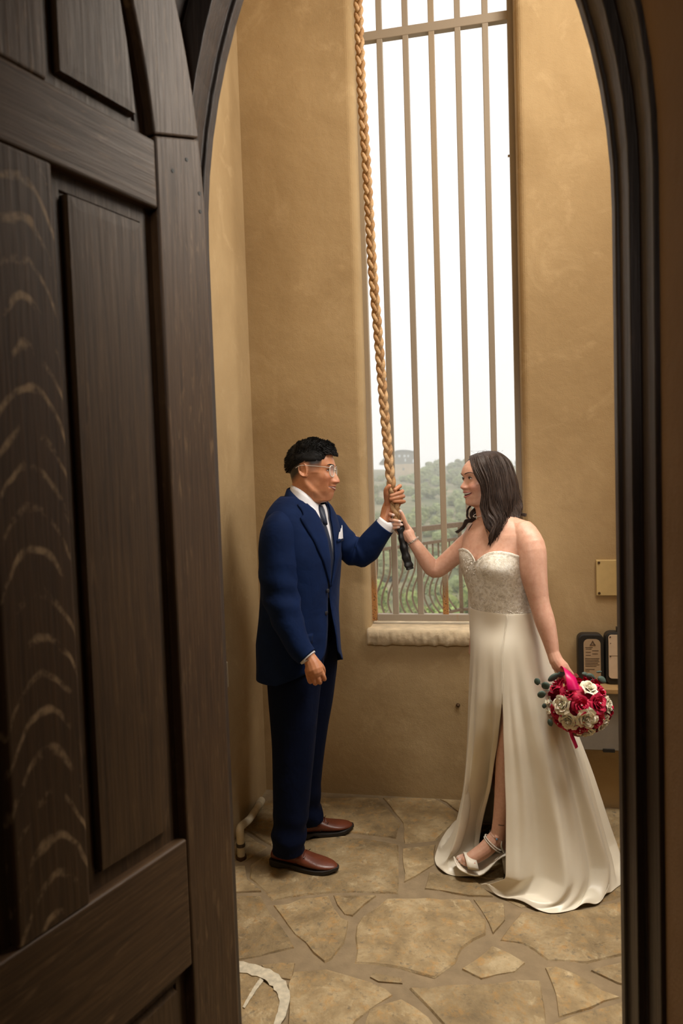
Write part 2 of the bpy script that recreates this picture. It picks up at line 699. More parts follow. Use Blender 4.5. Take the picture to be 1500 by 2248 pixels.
# ------------------------------------------------------------------ floor of flagstones in mortar
floor = MB().box((-2.8, -3.1, -0.2), (2.8, YW + 0.3, -0.0055)).build('floor', M_MORTAR, kind='structure')
S_ORG, S_SC = (480, 1680), 1.5957
TR = [
    [(105, 392), (185, 472), (300, 452), (400, 443), (628, 446), (630, 278), (560, 262), (440, 244), (330, 254), (190, 300), (112, 345)],
    [(20, 352), (92, 350), (100, 398), (150, 440), (20, 446)],
    [(20, 458), (148, 458), (248, 600), (266, 636), (80, 678), (20, 680)],
    [(192, 488), (385, 454), (430, 532), (455, 545), (440, 620), (395, 678), (372, 688), (268, 590), (218, 522)],
    [(402, 452), (552, 456), (470, 526), (442, 520)],
    [(590, 462), (880, 467), (938, 540), (936, 590), (852, 640), (830, 690), (757, 743), (590, 700), (477, 690), (482, 560), (502, 527)],
    [(893, 467), (1000, 482), (1004, 540), (962, 588), (947, 550)],
    [(1022, 558), (1060, 514), (1300, 502), (1440, 470), (1500, 560), (1460, 650), (1290, 690), (1152, 680), (1062, 620), (984, 610)],
    [(960, 630), (1075, 690), (1040, 720), (920, 746), (852, 712)],
    [(646, 292), (760, 276), (757, 345), (650, 408)],
    [(738, 372), (900, 402), (962, 458), (880, 456), (722, 430)],
    [(330, 112), (560, 112), (640, 200), (622, 254), (450, 232), (340, 240)],
    [(575, 112), (760, 112), (850, 180), (760, 262), (652, 272), (646, 200)],
    [(775, 112), (960, 112), (1000, 190), (900, 240), (870, 180)],
    [(1010, 112), (1220, 112), (1290, 190), (1200, 260), (1020, 200)],
    [(1300, 130), (1500, 130), (1520, 330), (1400, 360), (1310, 270)],
    [(770, 275), (880, 250), (1010, 300), (1000, 400), (900, 388), (772, 350)],
    [(1020, 220), (1190, 275), (1300, 290), (1380, 370), (1430, 450), (1300, 486), (1060, 495), (1010, 470), (1020, 320)],
    [(150, 700), (268, 692), (255, 748), (185, 742)],
    [(20, 700), (130, 712), (150, 752), (222, 800), (226, 930), (20, 930)],
    [(262, 722), (380, 714), (590, 782), (612, 802), (482, 892), (440, 960), (245, 960), (242, 764)],
    [(540, 724), (640, 746), (645, 762), (560, 756), (530, 740)],
    [(668, 778), (850, 767), (1128, 750), (1150, 930), (960, 1000), (800, 920), (738, 850)],
    [(530, 852), (640, 817), (738, 880), (780, 940), (600, 1010), (500, 930)],
    [(1144, 707), (1180, 702), (1408, 810), (1192, 880), (1182, 800)],
    [(1304, 717), (1460, 676), (1520, 790), (1400, 762)],
    [(1172, 905), (1430, 822), (1540, 840), (1500, 960), (1200, 990)],
    [(20, 250), (80, 230), (170, 285), (95, 335), (20, 340)],
    [(60, 150), (180, 120), (310, 115), (325, 240), (185, 278), (90, 222)],
]
polys = []
for pl in TR:
    polys.append([tuple(on_z(S_ORG[0] + x / S_SC, S_ORG[1] + y / S_SC))[:2] for x, y in pl])


def in_poly(p, poly):
    c = False
    for i in range(len(poly)):
        a, b = poly[i], poly[i - 1]
        if (a[1] > p[1]) != (b[1] > p[1]) and p[0] < (b[0] - a[0]) * (p[1] - a[1]) / (b[1] - a[1]) + a[0]:
            c = not c
    return c


traced = list(polys)
for iy in range(-3, 9):
    for ix in range(-7, 7):
        c = (ix * 0.40 + (0.2 if iy % 2 else 0) + random.uniform(-.04, .04), 0.45 + iy * 0.36 + random.uniform(-.04, .04))
        if not (XL + 0.02 < c[0] < XR - 0.02 or c[1] < 1.5): continue
        if c[1] > YW - 0.05 or c[1] < -0.5 or abs(c[0]) > 2.4: continue
        pl = []
        for k in range(7):
            w = 2 * math.pi * (k + random.uniform(-.2, .2)) / 7
            r = random.uniform(0.16, 0.205)
            pl.append((c[0] + math.cos(w) * r * 1.08, c[1] + math.sin(w) * r))
        bad = False
        for q in traced:
            if in_poly(c, q) or any(in_poly(v, q) for v in pl) or any(in_poly(v, pl) for v in q):
                bad = True
                break
        if not bad and all(XL + 0.01 < v[0] < XR - 0.01 or c[1] < 1.3 for v in pl):
            polys.append(pl)
for pi, pl in enumerate(polys):
    # ragged edges, slightly domed and tilted top
    pts = []
    n = len(pl)
    for i in range(n):
        a, b = Vector(pl[i]), Vector(pl[(i + 1) % n])
        L = (b - a).length
        k = max(1, int(L / 0.05)) if pi < len(TR) else max(1, int(L / 0.09))
        nrm = Vector((-(b - a).y, (b - a).x)).normalized()
        for j in range(k):
            p = a.lerp(b, j / k)
            if j: p += nrm * random.uniform(-0.007, 0.007)
            if p.y > YW - 0.012: p.y = YW - 0.012
            p.x = min(max(p.x, XL + 0.012), XR - 0.012) if p.y > YF else p.x
            pts.append(p)
    c = sum(pts, Vector((0, 0))) / len(pts)
    n = len(pts)
    tl = (random.uniform(-.004, .004), random.uniform(-.004, .004))
    v = []
    for sc_, z in ((1.0, -0.03), (1.0, -0.006), (0.975, 0.0)):
        for p in pts:
            q = c + (p - c) * sc_
            zz = z + (tl[0] * (q.x - c.x) + tl[1] * (q.y - c.y)) * 2 if z > -0.02 else z
            if z == 0.0: zz += random.uniform(-0.002, 0.0015)
            v.append((q.x, q.y, zz))
    for p in pts:
        q = c + (p - c) * 0.55
        v.append((q.x, q.y, random.uniform(-0.001, 0.001)))
    f = []
    for r_ in range(3):
        for i in range(n):
            j = (i + 1) % n
            f.append((r_ * n + i, r_ * n + j, (r_ + 1) * n + j, (r_ + 1) * n + i))
    f.append(tuple(range(3 * n, 4 * n)))
    o = mk('flagstone', v, f, M_STONE, floor)
    fix_normals(o)
# white painted line on the stones by the door
M_CHALK = plain('old_white_paint', srgb(206, 194, 170), 0.85, var=0.2, scale=60)
ck = [(470, 2118), (520, 2122), (560, 2130), (590, 2142), (612, 2160), (624, 2185), (622, 2215), (612, 2240), (606, 2262)]
ck2 = [(575, 2150), (562, 2168), (548, 2190), (535, 2212)]
for line, wd in ((ck, (4, 12, 14, 15, 16, 15, 12, 9, 7)), (ck2, (5, 5, 4, 3))):
    rows = [[], []]
    P = smooth_path([(a, b, 0) for a, b in line], 26)
    Wd = smooth_vals(list(wd), 26)
    for i, p in enumerate(P):
        t = (P[min(i + 1, 25)] - P[max(i - 1, 0)]).normalized()
        nn = Vector((-t.y, t.x, 0))
        for s in (0, 1):
            q = p + nn * Wd[i] * (s * 2 - 1) * random.uniform(.75, 1.05)
            rows[s].append(tuple(on_z(q.x, q.y, 0.003)))
    mb = MB()
    mb.grid(rows)
    o = mb.build('paint_mark', M_CHALK, floor)
    solidify(o, 0.002, 0)

# ------------------------------------------------------------------ oak door leaf, opened into the hall
HX, HY, DAZ = -0.571, 1.50, math.radians(200)
ddir = (math.sin(DAZ), math.cos(DAZ))
door = empty('door_1', (HX, HY, 0), math.atan2(ddir[1], ddir[0]), kind='structure')
LW = 0.95
R2 = 1.66


def edge_out(z, e=0.0):
    h = max(0.0, z - ZS)
    return e + (R2 - math.sqrt(max(0, R2 * R2 - h * h)))


ZTOP = ZS + math.sqrt(R2 ** 2 - (R2 - LW / 2) ** 2)
ZIN = ZS + math.sqrt((R2 - .14) ** 2 - (R2 - LW / 2) ** 2)
TH, RC = -0.06, -0.024


def dbox(name, x0, x1, z0, z1, mat, y0=TH, y1=0.0, bw=0.006):
    o = MB().box((x0, y0, z0), (x1, y1, z1)).build(name, mat, door, local=True)
    return bevel(o, bw, 3)


ST = 0.147
for sgn in (0, 1):
    fx = (lambda x: x) if not sgn else (lambda x: LW - x)
    # straight stile
    poly = [(0.0, 0.012), (ST, 0.012), (ST, 2.29), (ST, 2.30), (edge_out(2.345), 2.345)] + [(edge_out(z), z) for z in (2.28, 2.22, ZS)]
    o = MB().prism([(fx(x), 0, z) for x, z in poly], (0, TH, 0), (0, 0, 0)).build('stile', M_OAK, door, local=True)
    fix_normals(o)
    bevel(o, 0.005, 2)
    # curved arch piece above the scarf joint
    outer = [(edge_out(z), z) for z in np.linspace(2.348, ZTOP, 18)]
    inner = []
    for z in np.linspace(2.303, ZIN, 18):
        h = z - ZS
        inner.append((max(ST - 0.003, R2 - math.sqrt(max(0, (R2 - .14) ** 2 - h * h))), z))
    rows = []
    for y in (TH, -0.004, 0.0, 0.0, -0.004, TH):
        rows.append(None)
    A = [(fx(x), z) for x, z in outer]
    B = [(fx(x), z) for x, z in inner]
    v, f = [], []
    for (x, z), (x2, z2) in zip(A, B):
        v += [(x, TH, z), (x, 0, z), (x2, 0, z2), (x2, TH, z2)]
    for i in range(17):
        for k in range(4):
            f.append((i * 4 + k, i * 4 + (k + 1) % 4, i * 4 + 4 + (k + 1) % 4, i * 4 + 4 + k))
    f += [(0, 1, 2, 3), (71, 70, 69, 68)]
    o = mk('arch_stile', v, f, M_OAK, door, local=True)
    fix_normals(o)
    bevel(o, 0.004, 2)
dbox('rail', ST, LW - ST, 2.15, 2.29, M_OAK_H)
dbox('rail', ST, LW - ST, 0.52, 0.805, M_OAK_H)
dbox('rail', ST, LW - ST, 0.012, 0.20, M_OAK_H)
MX0, MX1 = 0.402, 0.548
dbox('muntin', MX0, MX1, 0.805, 2.15, M_OAK_ARC)
dbox('muntin', MX0, MX1, 2.29, ZIN, M_OAK)
dbox('muntin', MX0, MX1, 0.20, 0.52, M_OAK)


def raised(x0, x1, z0, z1, arch_side=0):
    """fielded panel"""
    if not arch_side:
        outl = [(x0, z0), (x1, z0), (x1, z1), (x0, z1)]
    else:
        zz = np.linspace(z0, ZIN, 12)
        cv = [(max(ST, R2 - math.sqrt(max(0, (R2 - .14) ** 2 - (z - ZS) ** 2))), z) for z in zz]
        cv = [(min(x, MX0), z) for x, z in cv]
        if arch_side == 1:
            outl = [(MX0, z0), (MX0, ZIN)] + cv[::-1]
        else:
            outl = [(LW - MX0, z0), (LW - MX0, ZIN)] + [(LW - x, z) for x, z in cv[::-1]]
    c = (sum(p[0] for p in outl) / len(outl), sum(p[1] for p in outl) / len(outl))
    w = max(p[0] for p in outl) - min(p[0] for p in outl)
    h = max(p[1] for p in outl) - min(p[1] for p in outl)

    def inset(d):
        return [(c[0] + (x - c[0]) * (1 - 2 * d / w), c[1] + (z - c[1]) * (1 - 2 * d / h)) for x, z in outl]
    rows = []
    for d, y in ((0, TH + .008), (0, RC), (0.030, RC), (0.033, RC - 0.005), (0.037, RC - 0.005), (0.039, -0.011), (0.060, -0.010)):
        rows.append([(x, y, z) for x, z in inset(d)])
    mb = MB()
    mb.grid(rows, closed=True)
    n = len(outl)
    mb.f.append(tuple(range((len(rows) - 1) * n, len(rows) * n)))
    mb.f.append(tuple(range(n - 1, -1, -1)))
    o = mb.build('panel', M_OAK_PANEL, door, local=True)
    fix_normals(o)


for a, b in ((ST, MX0), (MX1, LW - ST)):
    raised(a, b, 0.805, 2.15)
    raised(a, b, 0.20, 0.52)
raised(0, 0, 2.29, 0, 1)
raised(0, 0, 2.29, 0, 2)
M_DARK = plain('dark_iron', (0.012, 0.010, 0.008, 1), 0.6)
for x, z in ((0.055, 2.285), (0.018, 2.225), (0.018, 2.185), (0.10, 2.245)):
    MB().tube([(x, -0.004, z), (x, 0.0012, z)], 0.0042, 10).build('peg', M_DARK, door, local=True)
# cast hinges hidden behind the leaf
for z in (0.35, 1.3, 2.05):
    MB().tube([(-0.006, -0.05, z - .06), (-0.006, -0.05, z + .06)], 0.010, 10).build('hinge', M_DARK, door, local=True)

# ------------------------------------------------------------------ window in the back wall: sill and iron grille
win = empty('window_1', ((WXL + WXR) / 2, YW, WZB), kind='structure')
YB = 3.40
sl = MB()
nx, nz_ = 110, 10
x0, x1 = WXL - 0.012, WXR + 0.02
rows = []
zt, zb_ = 0.836, 0.760
for j, (y, z) in enumerate([(YB + 0.12, zt), (3.30, zt), (3.264, zt), (3.259, zt - 0.003), (3.252, zt - .014), (3.251, zt - .036), (3.255, zt - .060), (3.264, zb_), (YB + 0.12, zb_)]):
    row = []
    for i in range(nx + 1):
        x = lerp(x0, x1, i / nx)
        k = 1.0 if 3 < j <= 7 else 0.0
        row.append((x, y + k * (j > 3) * (mnoise.noise((x * 34, z * 60, 3)) * 0.010 + mnoise.noise((x * 90, z * 120, 5)) * .006), z + k * (j > 3) * mnoise.noise((x * 30, y * 30, 9)) * 0.006))
    rows.append(row)
sl.grid(rows)
sl.f.append(tuple(i * (nx + 1) for i in range(9)))
sl.f.append(tuple(i * (nx + 1) + nx for i in range(8, -1, -1)))
o = sl.build('sill', M_SILL, win, smooth=True)
fix_normals(o)
grille = empty('window_grille', ((WXL + WXR) / 2, YB, zt), label='tall rust-streaked cream iron grille of bars in the tower window', cat='grille')


def bar_line(top, bot, w, t, name, mat, z0, z1):
    a, b = on_y(*top, YB), on_y(*bot, YB)

    def xat(z):
        return a.x + (b.x - a.x) * (z - a.z) / (b.z - a.z)
    x = (xat(2.0) * 2 + xat(1.2) + xat(3.0)) / 4
    o = MB().box((x - w / 2, YB - t / 2, z0), (x + w / 2, YB + t / 2, z1)).build(name, mat, grille)
    return bevel(o, 0.003, 2)


BW = 0.0285
ZB0, ZB1 = 0.852, 4.34
M_list = [M_BAR, M_BAR, M_BAR_RUST, M_BAR, M_BAR]
for (tp, bt), mm in zip([((830, 0), (871, 1356)), ((886.6, 0), (926, 1356)), ((943.4, 0), (981, 1356)), ((1001, 0), (1024.5, 900)), ((1060, 0), (1083.5, 900))], M_list):
    bar_line(tp, bt, BW, BW, 'bar', mm, ZB0 + 0.03, ZB1)
xl = on_y(800, 900, YB).x
xr = on_y(1145.5, 900, YB).x
print('grille frame', xl, xr, on_y(815, 1372, YB).z, on_y(950, 62, YB).z)
zc_ = on_y(950, 62, YB).z
for nm, a, b, mm in (('frame_post', (xl, ZB0), (xl + 0.036, ZB1), M_BAR_RUST), ('frame_post', (xr - 0.032, ZB0), (xr, ZB1), M_BAR),
                     ('frame_rail', (xl + .036, ZB0), (xr - .032, ZB0 + 0.034), M_BAR), ('crossbar', (xl + .03, zc_ - 0.021), (xr - .03, zc_ + 0.021), M_BAR),
                     ('frame_rail', (xl + .036, ZB1 - 0.034), (xr - .032, ZB1), M_BAR)):
    o = MB().box((a[0], YB - 0.017, a[1]), (b[0], YB + 0.017, b[1])).build(nm, mm, grille)
    bevel(o, 0.003, 2)
for px, py in ((790.5, 380), (1121, 342)):
    p = on_y(px, py, YB)
    MB().tube([(p.x - .012, YB, p.z), (p.x + .012, YB, p.z)], 0.006, 8).build('bolt', M_BAR, grille)

# side window (outside the frame): the same grille and sill seen only from other positions
win2 = empty('window_2', (XR, 2.25, W2[1]), kind='structure')
MB().box((XR - 0.03, W2[0], W2[1] - .03), (XR + 0.25, W2[2], W2[1] + 0.02)).build('sill', M_SILL, win2)

# ------------------------------------------------------------------ things on the walls
M_PLATE = plain('cover_plate_paint', srgb(206, 178, 122), 0.55, var=0.05)
M_SCREW = plain('old_screw', srgb(92, 70, 48), 0.5, 0.6)
pa, pb = on_y(1308, 1229, YW), on_y(1365, 1307, YW)
pw = 0.14
cp = empty('cover_plate', (pa.x + pw / 2, YW, pb.z), label='cream square cover plate screwed to the wall right of the woman', cat='plate')
o = MB().box((pa.x, YW - 0.012, pb.z), (pa.x + pw, YW + 0.002, pa.z)).build('plate', M_PLATE, cp)
bevel(o, 0.003, 2)
for sx in (0.012, pw - 0.012):
    for zz in (pb.z + 0.012, pa.z - 0.012):
        MB().tube([(pa.x + sx, YW - 0.011, zz), (pa.x + sx, YW - 0.0145, zz)], 0.006, 10).build('screw', M_SCREW, cp)
# grey cabinet with a wooden ledge, two device backs leaning above it
M_GREY = plain('grey_cabinet_paint', srgb(142, 132, 120), 0.6, var=0.06)
M_LEDGE = plain('ledge_wood', srgb(176, 140, 92), 0.7, var=0.15, scale=20)
ca, cb_ = on_y(1226, 1516, YW - 0.10), on_y(1375, 1650, YW - 0.10)
cx1 = ca.x + 0.42
cab = empty('wall_cabinet', (ca.x + .2, YW, cb_.z), label='grey wall cabinet with a pale wooden ledge behind the bouquet', cat='cabinet')
o = MB().box((ca.x, YW - 0.10, cb_.z), (cx1, YW + .002, ca.z)).build('body', M_GREY, cab)
bevel(o, 0.004, 2)
o = MB().box((ca.x - .015, YW - 0.135, ca.z), (cx1 + .015, YW + .002, ca.z + 0.022)).build('ledge', M_LEDGE, cab)
bevel(o, 0.003, 2)
o = MB().box((ca.x + .19, YW - 0.108, cb_.z - .004), (ca.x + .24, YW - 0.09, cb_.z + .010)).build('latch', M_DARK, cab)
zl = ca.z + 0.022
M_BLACKP = plain('black_plastic', (0.018, 0.016, 0.015, 1), 0.45)
M_LABEL = plain('aged_label_paper', srgb(178, 150, 118), 0.7, var=0.06)
M_INK = plain('label_ink', srgb(84, 64, 48), 0.8)
M_CREAMP = plain('cream_plastic', srgb(222, 196, 168), 0.5, var=0.04)


def rrect(x0, z0, x1, z1, r, n=5):
    out = []
    for cx, cz, a0 in ((x1 - r, z1 - r, 0), (x0 + r, z1 - r, 90), (x0 + r, z0 + r, 180), (x1 - r, z0 + r, 270)):
        for k in range(n + 1):
            w = math.radians(a0 + 90 * k / n)
            out.append((cx + r * math.cos(w), cz + r * math.sin(w)))
    return out


def device(px0, px1, pyt, dep, name, label, cat):
    a = on_y(px0, pyt, YW - 0.06)
    b = on_y(px1, 1500, YW - 0.06)
    w, h = b.x - a.x, a.z - zl
    e = empty(name, (a.x + w / 2, YW - .06, zl), label=label, cat=cat)
    Yb = YW - 0.03
    outl = rrect(a.x, zl, a.x + w, a.z, 0.028)
    o = MB().prism([(x, Yb, z) for x, z in outl], (0, -dep, 0), (0, 0.02, 0)).build('case', M_BLACKP, e)
    fix_normals(o)
    bevel(o, 0.006, 2)
    return e, a.x, w, h, Yb - dep


e1, ax, w, h, yf = device(1269, 1328, 1392, 0.03, 'label_tray', 'black tray with a printed paper label leaning on the cabinet ledge', 'tray')
outl = rrect(ax + 0.024, zl + 0.012, ax + w - 0.016, zl + h - 0.022, 0.022)
o = MB().prism([(x, yf - 0.001, z) for x, z in outl], (0, -0.0015, 0), (0, 0, 0)).build('paper_label', M_LABEL, e1)
fix_normals(o)
mb = MB()
yy = yf - 0.0032
lx0, lx1 = ax + 0.030, ax + w - 0.022
for k, (f0, f1) in enumerate(((.02, .55), (.05, .45), (.5, .95), (.05, .4), (.5, .9), (.05, .4), (0, 0), (0, 1), (0, .95), (0, 1), (0, .9), (0, 1), (0, .8), (0, 0), (0, .65), (0, .3))):
    if f1 <= 0: continue
    z = zl + h - 0.062 - k * 0.0072
    mb.box((lerp(lx0, lx1, f0), yy, z), (lerp(lx0, lx1, f1), yy + .0008, z + 0.0024))
mb.build('print', M_INK, e1, kind='stuff')
mb = MB()
lcx, lcz = ax + w * 0.56, zl + h - 0.043
for k in range(3):
    w_ = math.radians(90 + 120 * k)
    w2 = math.radians(90 + 120 * (k + 1))
    p, q = Vector((lcx + .011 * math.cos(w_), yy, lcz + .011 * math.sin(w_))), Vector((lcx + .011 * math.cos(w2), yy, lcz + .011 * math.sin(w2)))
    mb.tube([p.lerp(q, .12), p.lerp(q, .8)], 0.0018, 6)
    mb.ball(p, 0.003, 8, 5)
mb.build('symbol', M_INK, e1)
e2, ax, w, h, yf = device(1329, 1392, 1388, 0.035, 'control_box', 'black box with a cream screwed plate, cut off by the door frame', 'box')
outl = rrect(ax + 0.012, zl + 0.030, ax + w - 0.012, zl + h - 0.010, 0.014)
o = MB().prism([(x, yf - 0.003, z) for x, z in outl], (0, -0.003, 0), (0, 0.003, 0)).build('face_plate', M_CREAMP, e2)
fix_normals(o)
mb = MB()
mb.box((ax + .013, yf - .0068, zl + h * .56), (ax + w - .014, yf - .006, zl + h * .56 + .0012))
mb.build('seam', M_INK, e2)
for fx_, fz in ((.16, .92), (.86, .92), (.17, .80), (.45, .88), (.45, .83), (.16, .55), (.86, .55), (.48, .74)):
    r = 0.0036 if fx_ in (.16, .86) else 0.0022
    if fz == .74: r = .005
    MB().tube([(ax + w * fx_, yf - .005, zl + h * fz), (ax + w * fx_, yf - .0078, zl + h * fz)], r, 10).build('screw', M_INK, e2)
mb = MB()
mb.box((ax + w * .42, yf - .0075, zl + h * .48), (ax + w * .9, yf - .0055, zl + h * .50)).box((ax + w * .42, yf - .0075, zl + h * .41), (ax + w * .9, yf - .0055, zl + h * .425))
mb.build('slot', M_LABEL, e2)
o = MB().box((ax + w * .42, yf + .01, zl + h), (ax + w * .55, yf + .03, zl + h + .022)).build('knob', M_BLACKP, e2)
# rusty bolt in the wall below the window
p = on_y(1006, 1548, YW)
MB().tube([(p.x, YW + .01, p.z), (p.x, YW - .004, p.z), (p.x, YW - .010, p.z), (p.x, YW - .013, p.z)], [.010, .010, .008, .003], 12).build(
    'wall_bolt', M_SCREW, origin=(p.x, YW, p.z), label='small rusty bolt head in the plaster below the window', cat='bolt')
# pale conduit at the foot of the left wall
M_PIPE = plain('old_white_pipe', srgb(214, 200, 172), 0.5, var=0.12, scale=25)
M_BAND = plain('dark_band', srgb(64, 54, 44), 0.6)
p0 = on_z(530, 1884)
p1 = p0 + Vector((0, 0, 0.105))
pe = on_x(574, 1758, XL + 0.03)
print('pipe end', pe)
pipe = empty('drain_pipe', tuple(p0), label='cream elbowed drain pipe standing at the foot of the left wall', cat='pipe')
path = smooth_path([p0, p0 + Vector((0, 0, .07)), p1 + Vector((0, 0, .02)), p1 + (pe - p1) * .12 + Vector((0, 0, .02)), p1 + (pe - p1) * .45, pe], 30)
MB().tube(path, 0.0165, 14).build('pipe', M_PIPE, pipe, smooth=True)
for a, r in ((2, .0195), (3, .0195)):
    pass
MB().tube([p0 + Vector((0, 0, .052)), p0 + Vector((0, 0, .066))], 0.0185, 14).build('band', M_BAND, pipe)
MB().tube([p0 + Vector((0, 0, -.004)), p0 + Vector((0, 0, .012))], 0.022, 14).build('foot', M_SCREW, pipe)
MB().tube([path[-3], path[-1]], 0.019, 14).build('collar', M_PIPE, pipe)
# small white switch box on the left wall, mostly behind the door
p = on_x(499, 1450, XL + 0.02)
p.y -= 0.052
sw = empty('switch_box', (XL, p.y, p.z - .1), label='small white switch box on the left wall beside the door edge', cat='switch')
o = MB().box((XL - .002, p.y - .035, p.z - .11), (XL + .028, p.y + .04, p.z)).build('box', M_PIPE, sw)
bevel(o, .004, 2)
o = MB().box((XL + .026, p.y - .008, p.z - .065), (XL + .034, p.y + .008, p.z - .04)).build('toggle', M_PIPE, sw)
# ================================================================== OUTSIDE
M_SLAB = plain('balcony_stone', srgb(214, 200, 178), 0.9, var=0.12, scale=8)
# the balustrade: two runs meeting at a corner post
rail = empty('balcony_railing', (0, 7, -0.1), label='cream iron balcony railing with bellied balusters outside the window', cat='railing')


def rail_pt(px, py, h):
    """point on the vertical plane of the near run"""
    return on_z(px, py, h)


HT, HM, HB = 1.02, 0.83, 0.02
a = on_z(902, 1158, HT)
b = on_z(1009, 1146, HT)
dr = (b - a)
dr.z = 0
dr.normalize()
print('rail', a, b, dr)
b2 = b + Vector((dr.y * 0.15 + dr.x * 0.35, -dr.x * 0.3 + dr.y * .2, 0)).normalized() * 2.6
start = a - dr * 3.2


def run(p, q, z0, z1, w):
    d = (q - p).normalized()
    s = Vector((-d.y, d.x, 0)) * w / 2
    pts = [p + s, q + s, q - s, p - s]
    return MB().prism([(t.x, t.y, 0) for t in pts], (0, 0, z0), (0, 0, z1))


for p, q in ((start, b), (b, b2)):
    o = run(p, q, HT - 0.055, HT, 0.06).build('handrail', M_RAIL, rail)
    fix_normals(o)
    o = run(p, q, HM - 0.016, HM + 0.016, 0.034).build('midrail', M_RAIL, rail)
    fix_normals(o)
    o = run(p, q, HB - 0.03, HB, 0.034).build('footrail', M_RAIL, rail)
    fix_normals(o)
for c in (b, start):
    MB().box((c.x - .022, c.y - .022, -0.10), (c.x + .022, c.y + .022, HT - .02)).build('post', M_RAIL, rail)
outw = Vector((-dr.y, dr.x, 0))
pl_ = [start + outw * .06, b + outw * .06, b2 + Vector((0, .1, 0)), Vector((b2.x + .5, YW + .24, 0)), Vector((start.x - .5, YW + .24, 0))]
o = MB().prism([(p.x, p.y, 0) for p in pl_], (0, 0, -.35), (0, 0, -.10)).build('floor_balcony', M_SLAB, kind='structure')
fix_normals(o)
bal_proto = None
for p, q, ow in ((start, b, outw), (b, b2, None)):
    d = (q - p).normalized()
    if ow is None: ow = Vector((-d.y, d.x, 0))
    L = (q - p).length
    n = int(L / 0.098)
    for i in range(1, n):
        c = p + d * (L * i / n)
        pts = []
        for k in range(19):
            t = k / 18
            z = lerp(HM - .01, HB, t)
            bul = interp(t, [0, .2, .32, .45, .6, .75, .88, 1], [0, 0, .012, .06, .125, .15, .10, 0.0])
            pts.append(c + ow * bul + Vector((0, 0, z - c.z)))
        mb = MB()
        mb.tube(smooth_path(pts, 22), 0.0105, 6)
        mb.build('baluster', M_RAIL, rail, smooth=True)


# ------------------------------------------------------------------ hillside
def hz(x, y):
    base = interp(y, [0, 12, 30, 40, 60, 80, 110, 150, 190, 225, 260, 320], [-3.5, -4.5, -6.6, -7.2, -7.4, -6.6, -4.8, -1.6, 1.6, 4.0, 2.5, -8])
    base -= 3.2 * math.exp(-((x + 25) / 16) ** 2 - ((y - 205) / 22) ** 2)
    return base + mnoise.noise((x * .03, y * .03, 1)) * 1.6 + mnoise.noise((x * .11, y * .11, 4)) * 0.5 - 0.035 * (x + 22) * (1 if y > 120 else 0.3)


t = NT('dry_hillside')
v = t.coords()
c = t.ramp(t.noise(v, .09, 6, .65), [(.36, srgb(112, 116, 78)), (.52, srgb(150, 140, 104)), (.66, srgb(190, 164, 138))])
M_HILL = t.out(c, 0.95)
rows = []
for y in list(np.linspace(13, 60, 26)) + list(np.linspace(64, 320, 60)):
    rows.append([(x, y, hz(x, y)) for x in np.linspace(-110, 110, 70)])
mb = MB()
mb.grid(rows)
hill = mb.build('ground_hillside', M_HILL, smooth=True, kind='structure')


def leaf_mat(name, a, b):
    t = NT(name)
    oi = t.n('ShaderNodeObjectInfo')
    v = t.coords()
    c = t.ramp(t.noise(v, 2.5, 4, .6), [(.3, a), (.72, b)])
    hv = t.n('ShaderNodeHueSaturation')
    t.l(c, hv.inputs['Color'])
    t.l(t.math('ADD', t.math('MULTIPLY', oi.outputs['Random'], 0.5), 0.75), hv.inputs['Value'])
    t.l(t.math('ADD', t.math('MULTIPLY', oi.outputs['Random'], 0.04), 0.48), hv.inputs['Hue'])
    return t.out(hv.outputs[0], 0.85)


M_LEAF_FAR = leaf_mat('scrub_leaves', srgb(100, 112, 66), srgb(172, 174, 118))
M_LEAF_NEAR = leaf_mat('young_leaves', srgb(104, 128, 60), srgb(190, 200, 118))
M_TRUNK = plain('grey_bark', srgb(104, 92, 78), 0.9)


def bush_mesh(seed, leafy, cards, mat):
    rnd = random.Random(seed)
    mb = MB()
    for k in range(6 if leafy else 5):
        w = rnd.uniform(0, 6.28)
        r = rnd.uniform(0.1, 0.62)
        c = Vector((math.cos(w) * r, math.sin(w) * r, rnd.uniform(.35, .95)))
        s = rnd.uniform(.28, .5)
        n0 = len(mb.v)
        mb.ball(c, s, 10, 7)
        for i in range(n0, len(mb.v)):
            p = Vector(mb.v[i])
            d = p - c
            mb.v[i] = tuple(c + d * (1 + 0.5 * mnoise.noise(p * 4.5 + Vector((seed, 0, 0)))))
        for j in range(cards):
            q = Vector((rnd.gauss(0, 1), rnd.gauss(0, 1), rnd.gauss(.2, 1))).normalized()
            o = c + q * s * rnd.uniform(.95, 1.35)
            e1 = q.orthogonal().normalized() * rnd.uniform(.04, .08)
            e2 = (q.cross(e1).normalized() + q * rnd.uniform(-1, 1)).normalized() * rnd.uniform(.05, .1)
            mb.add([o - e1, o - e2, o + e1, o + e2], [(0, 1, 2, 3)])
    me = bpy.data.meshes.new('bush_crown')
    me.from_pydata(mb.v, [], mb.f)
    me.materials.append(mat)
    me.update()
    return me


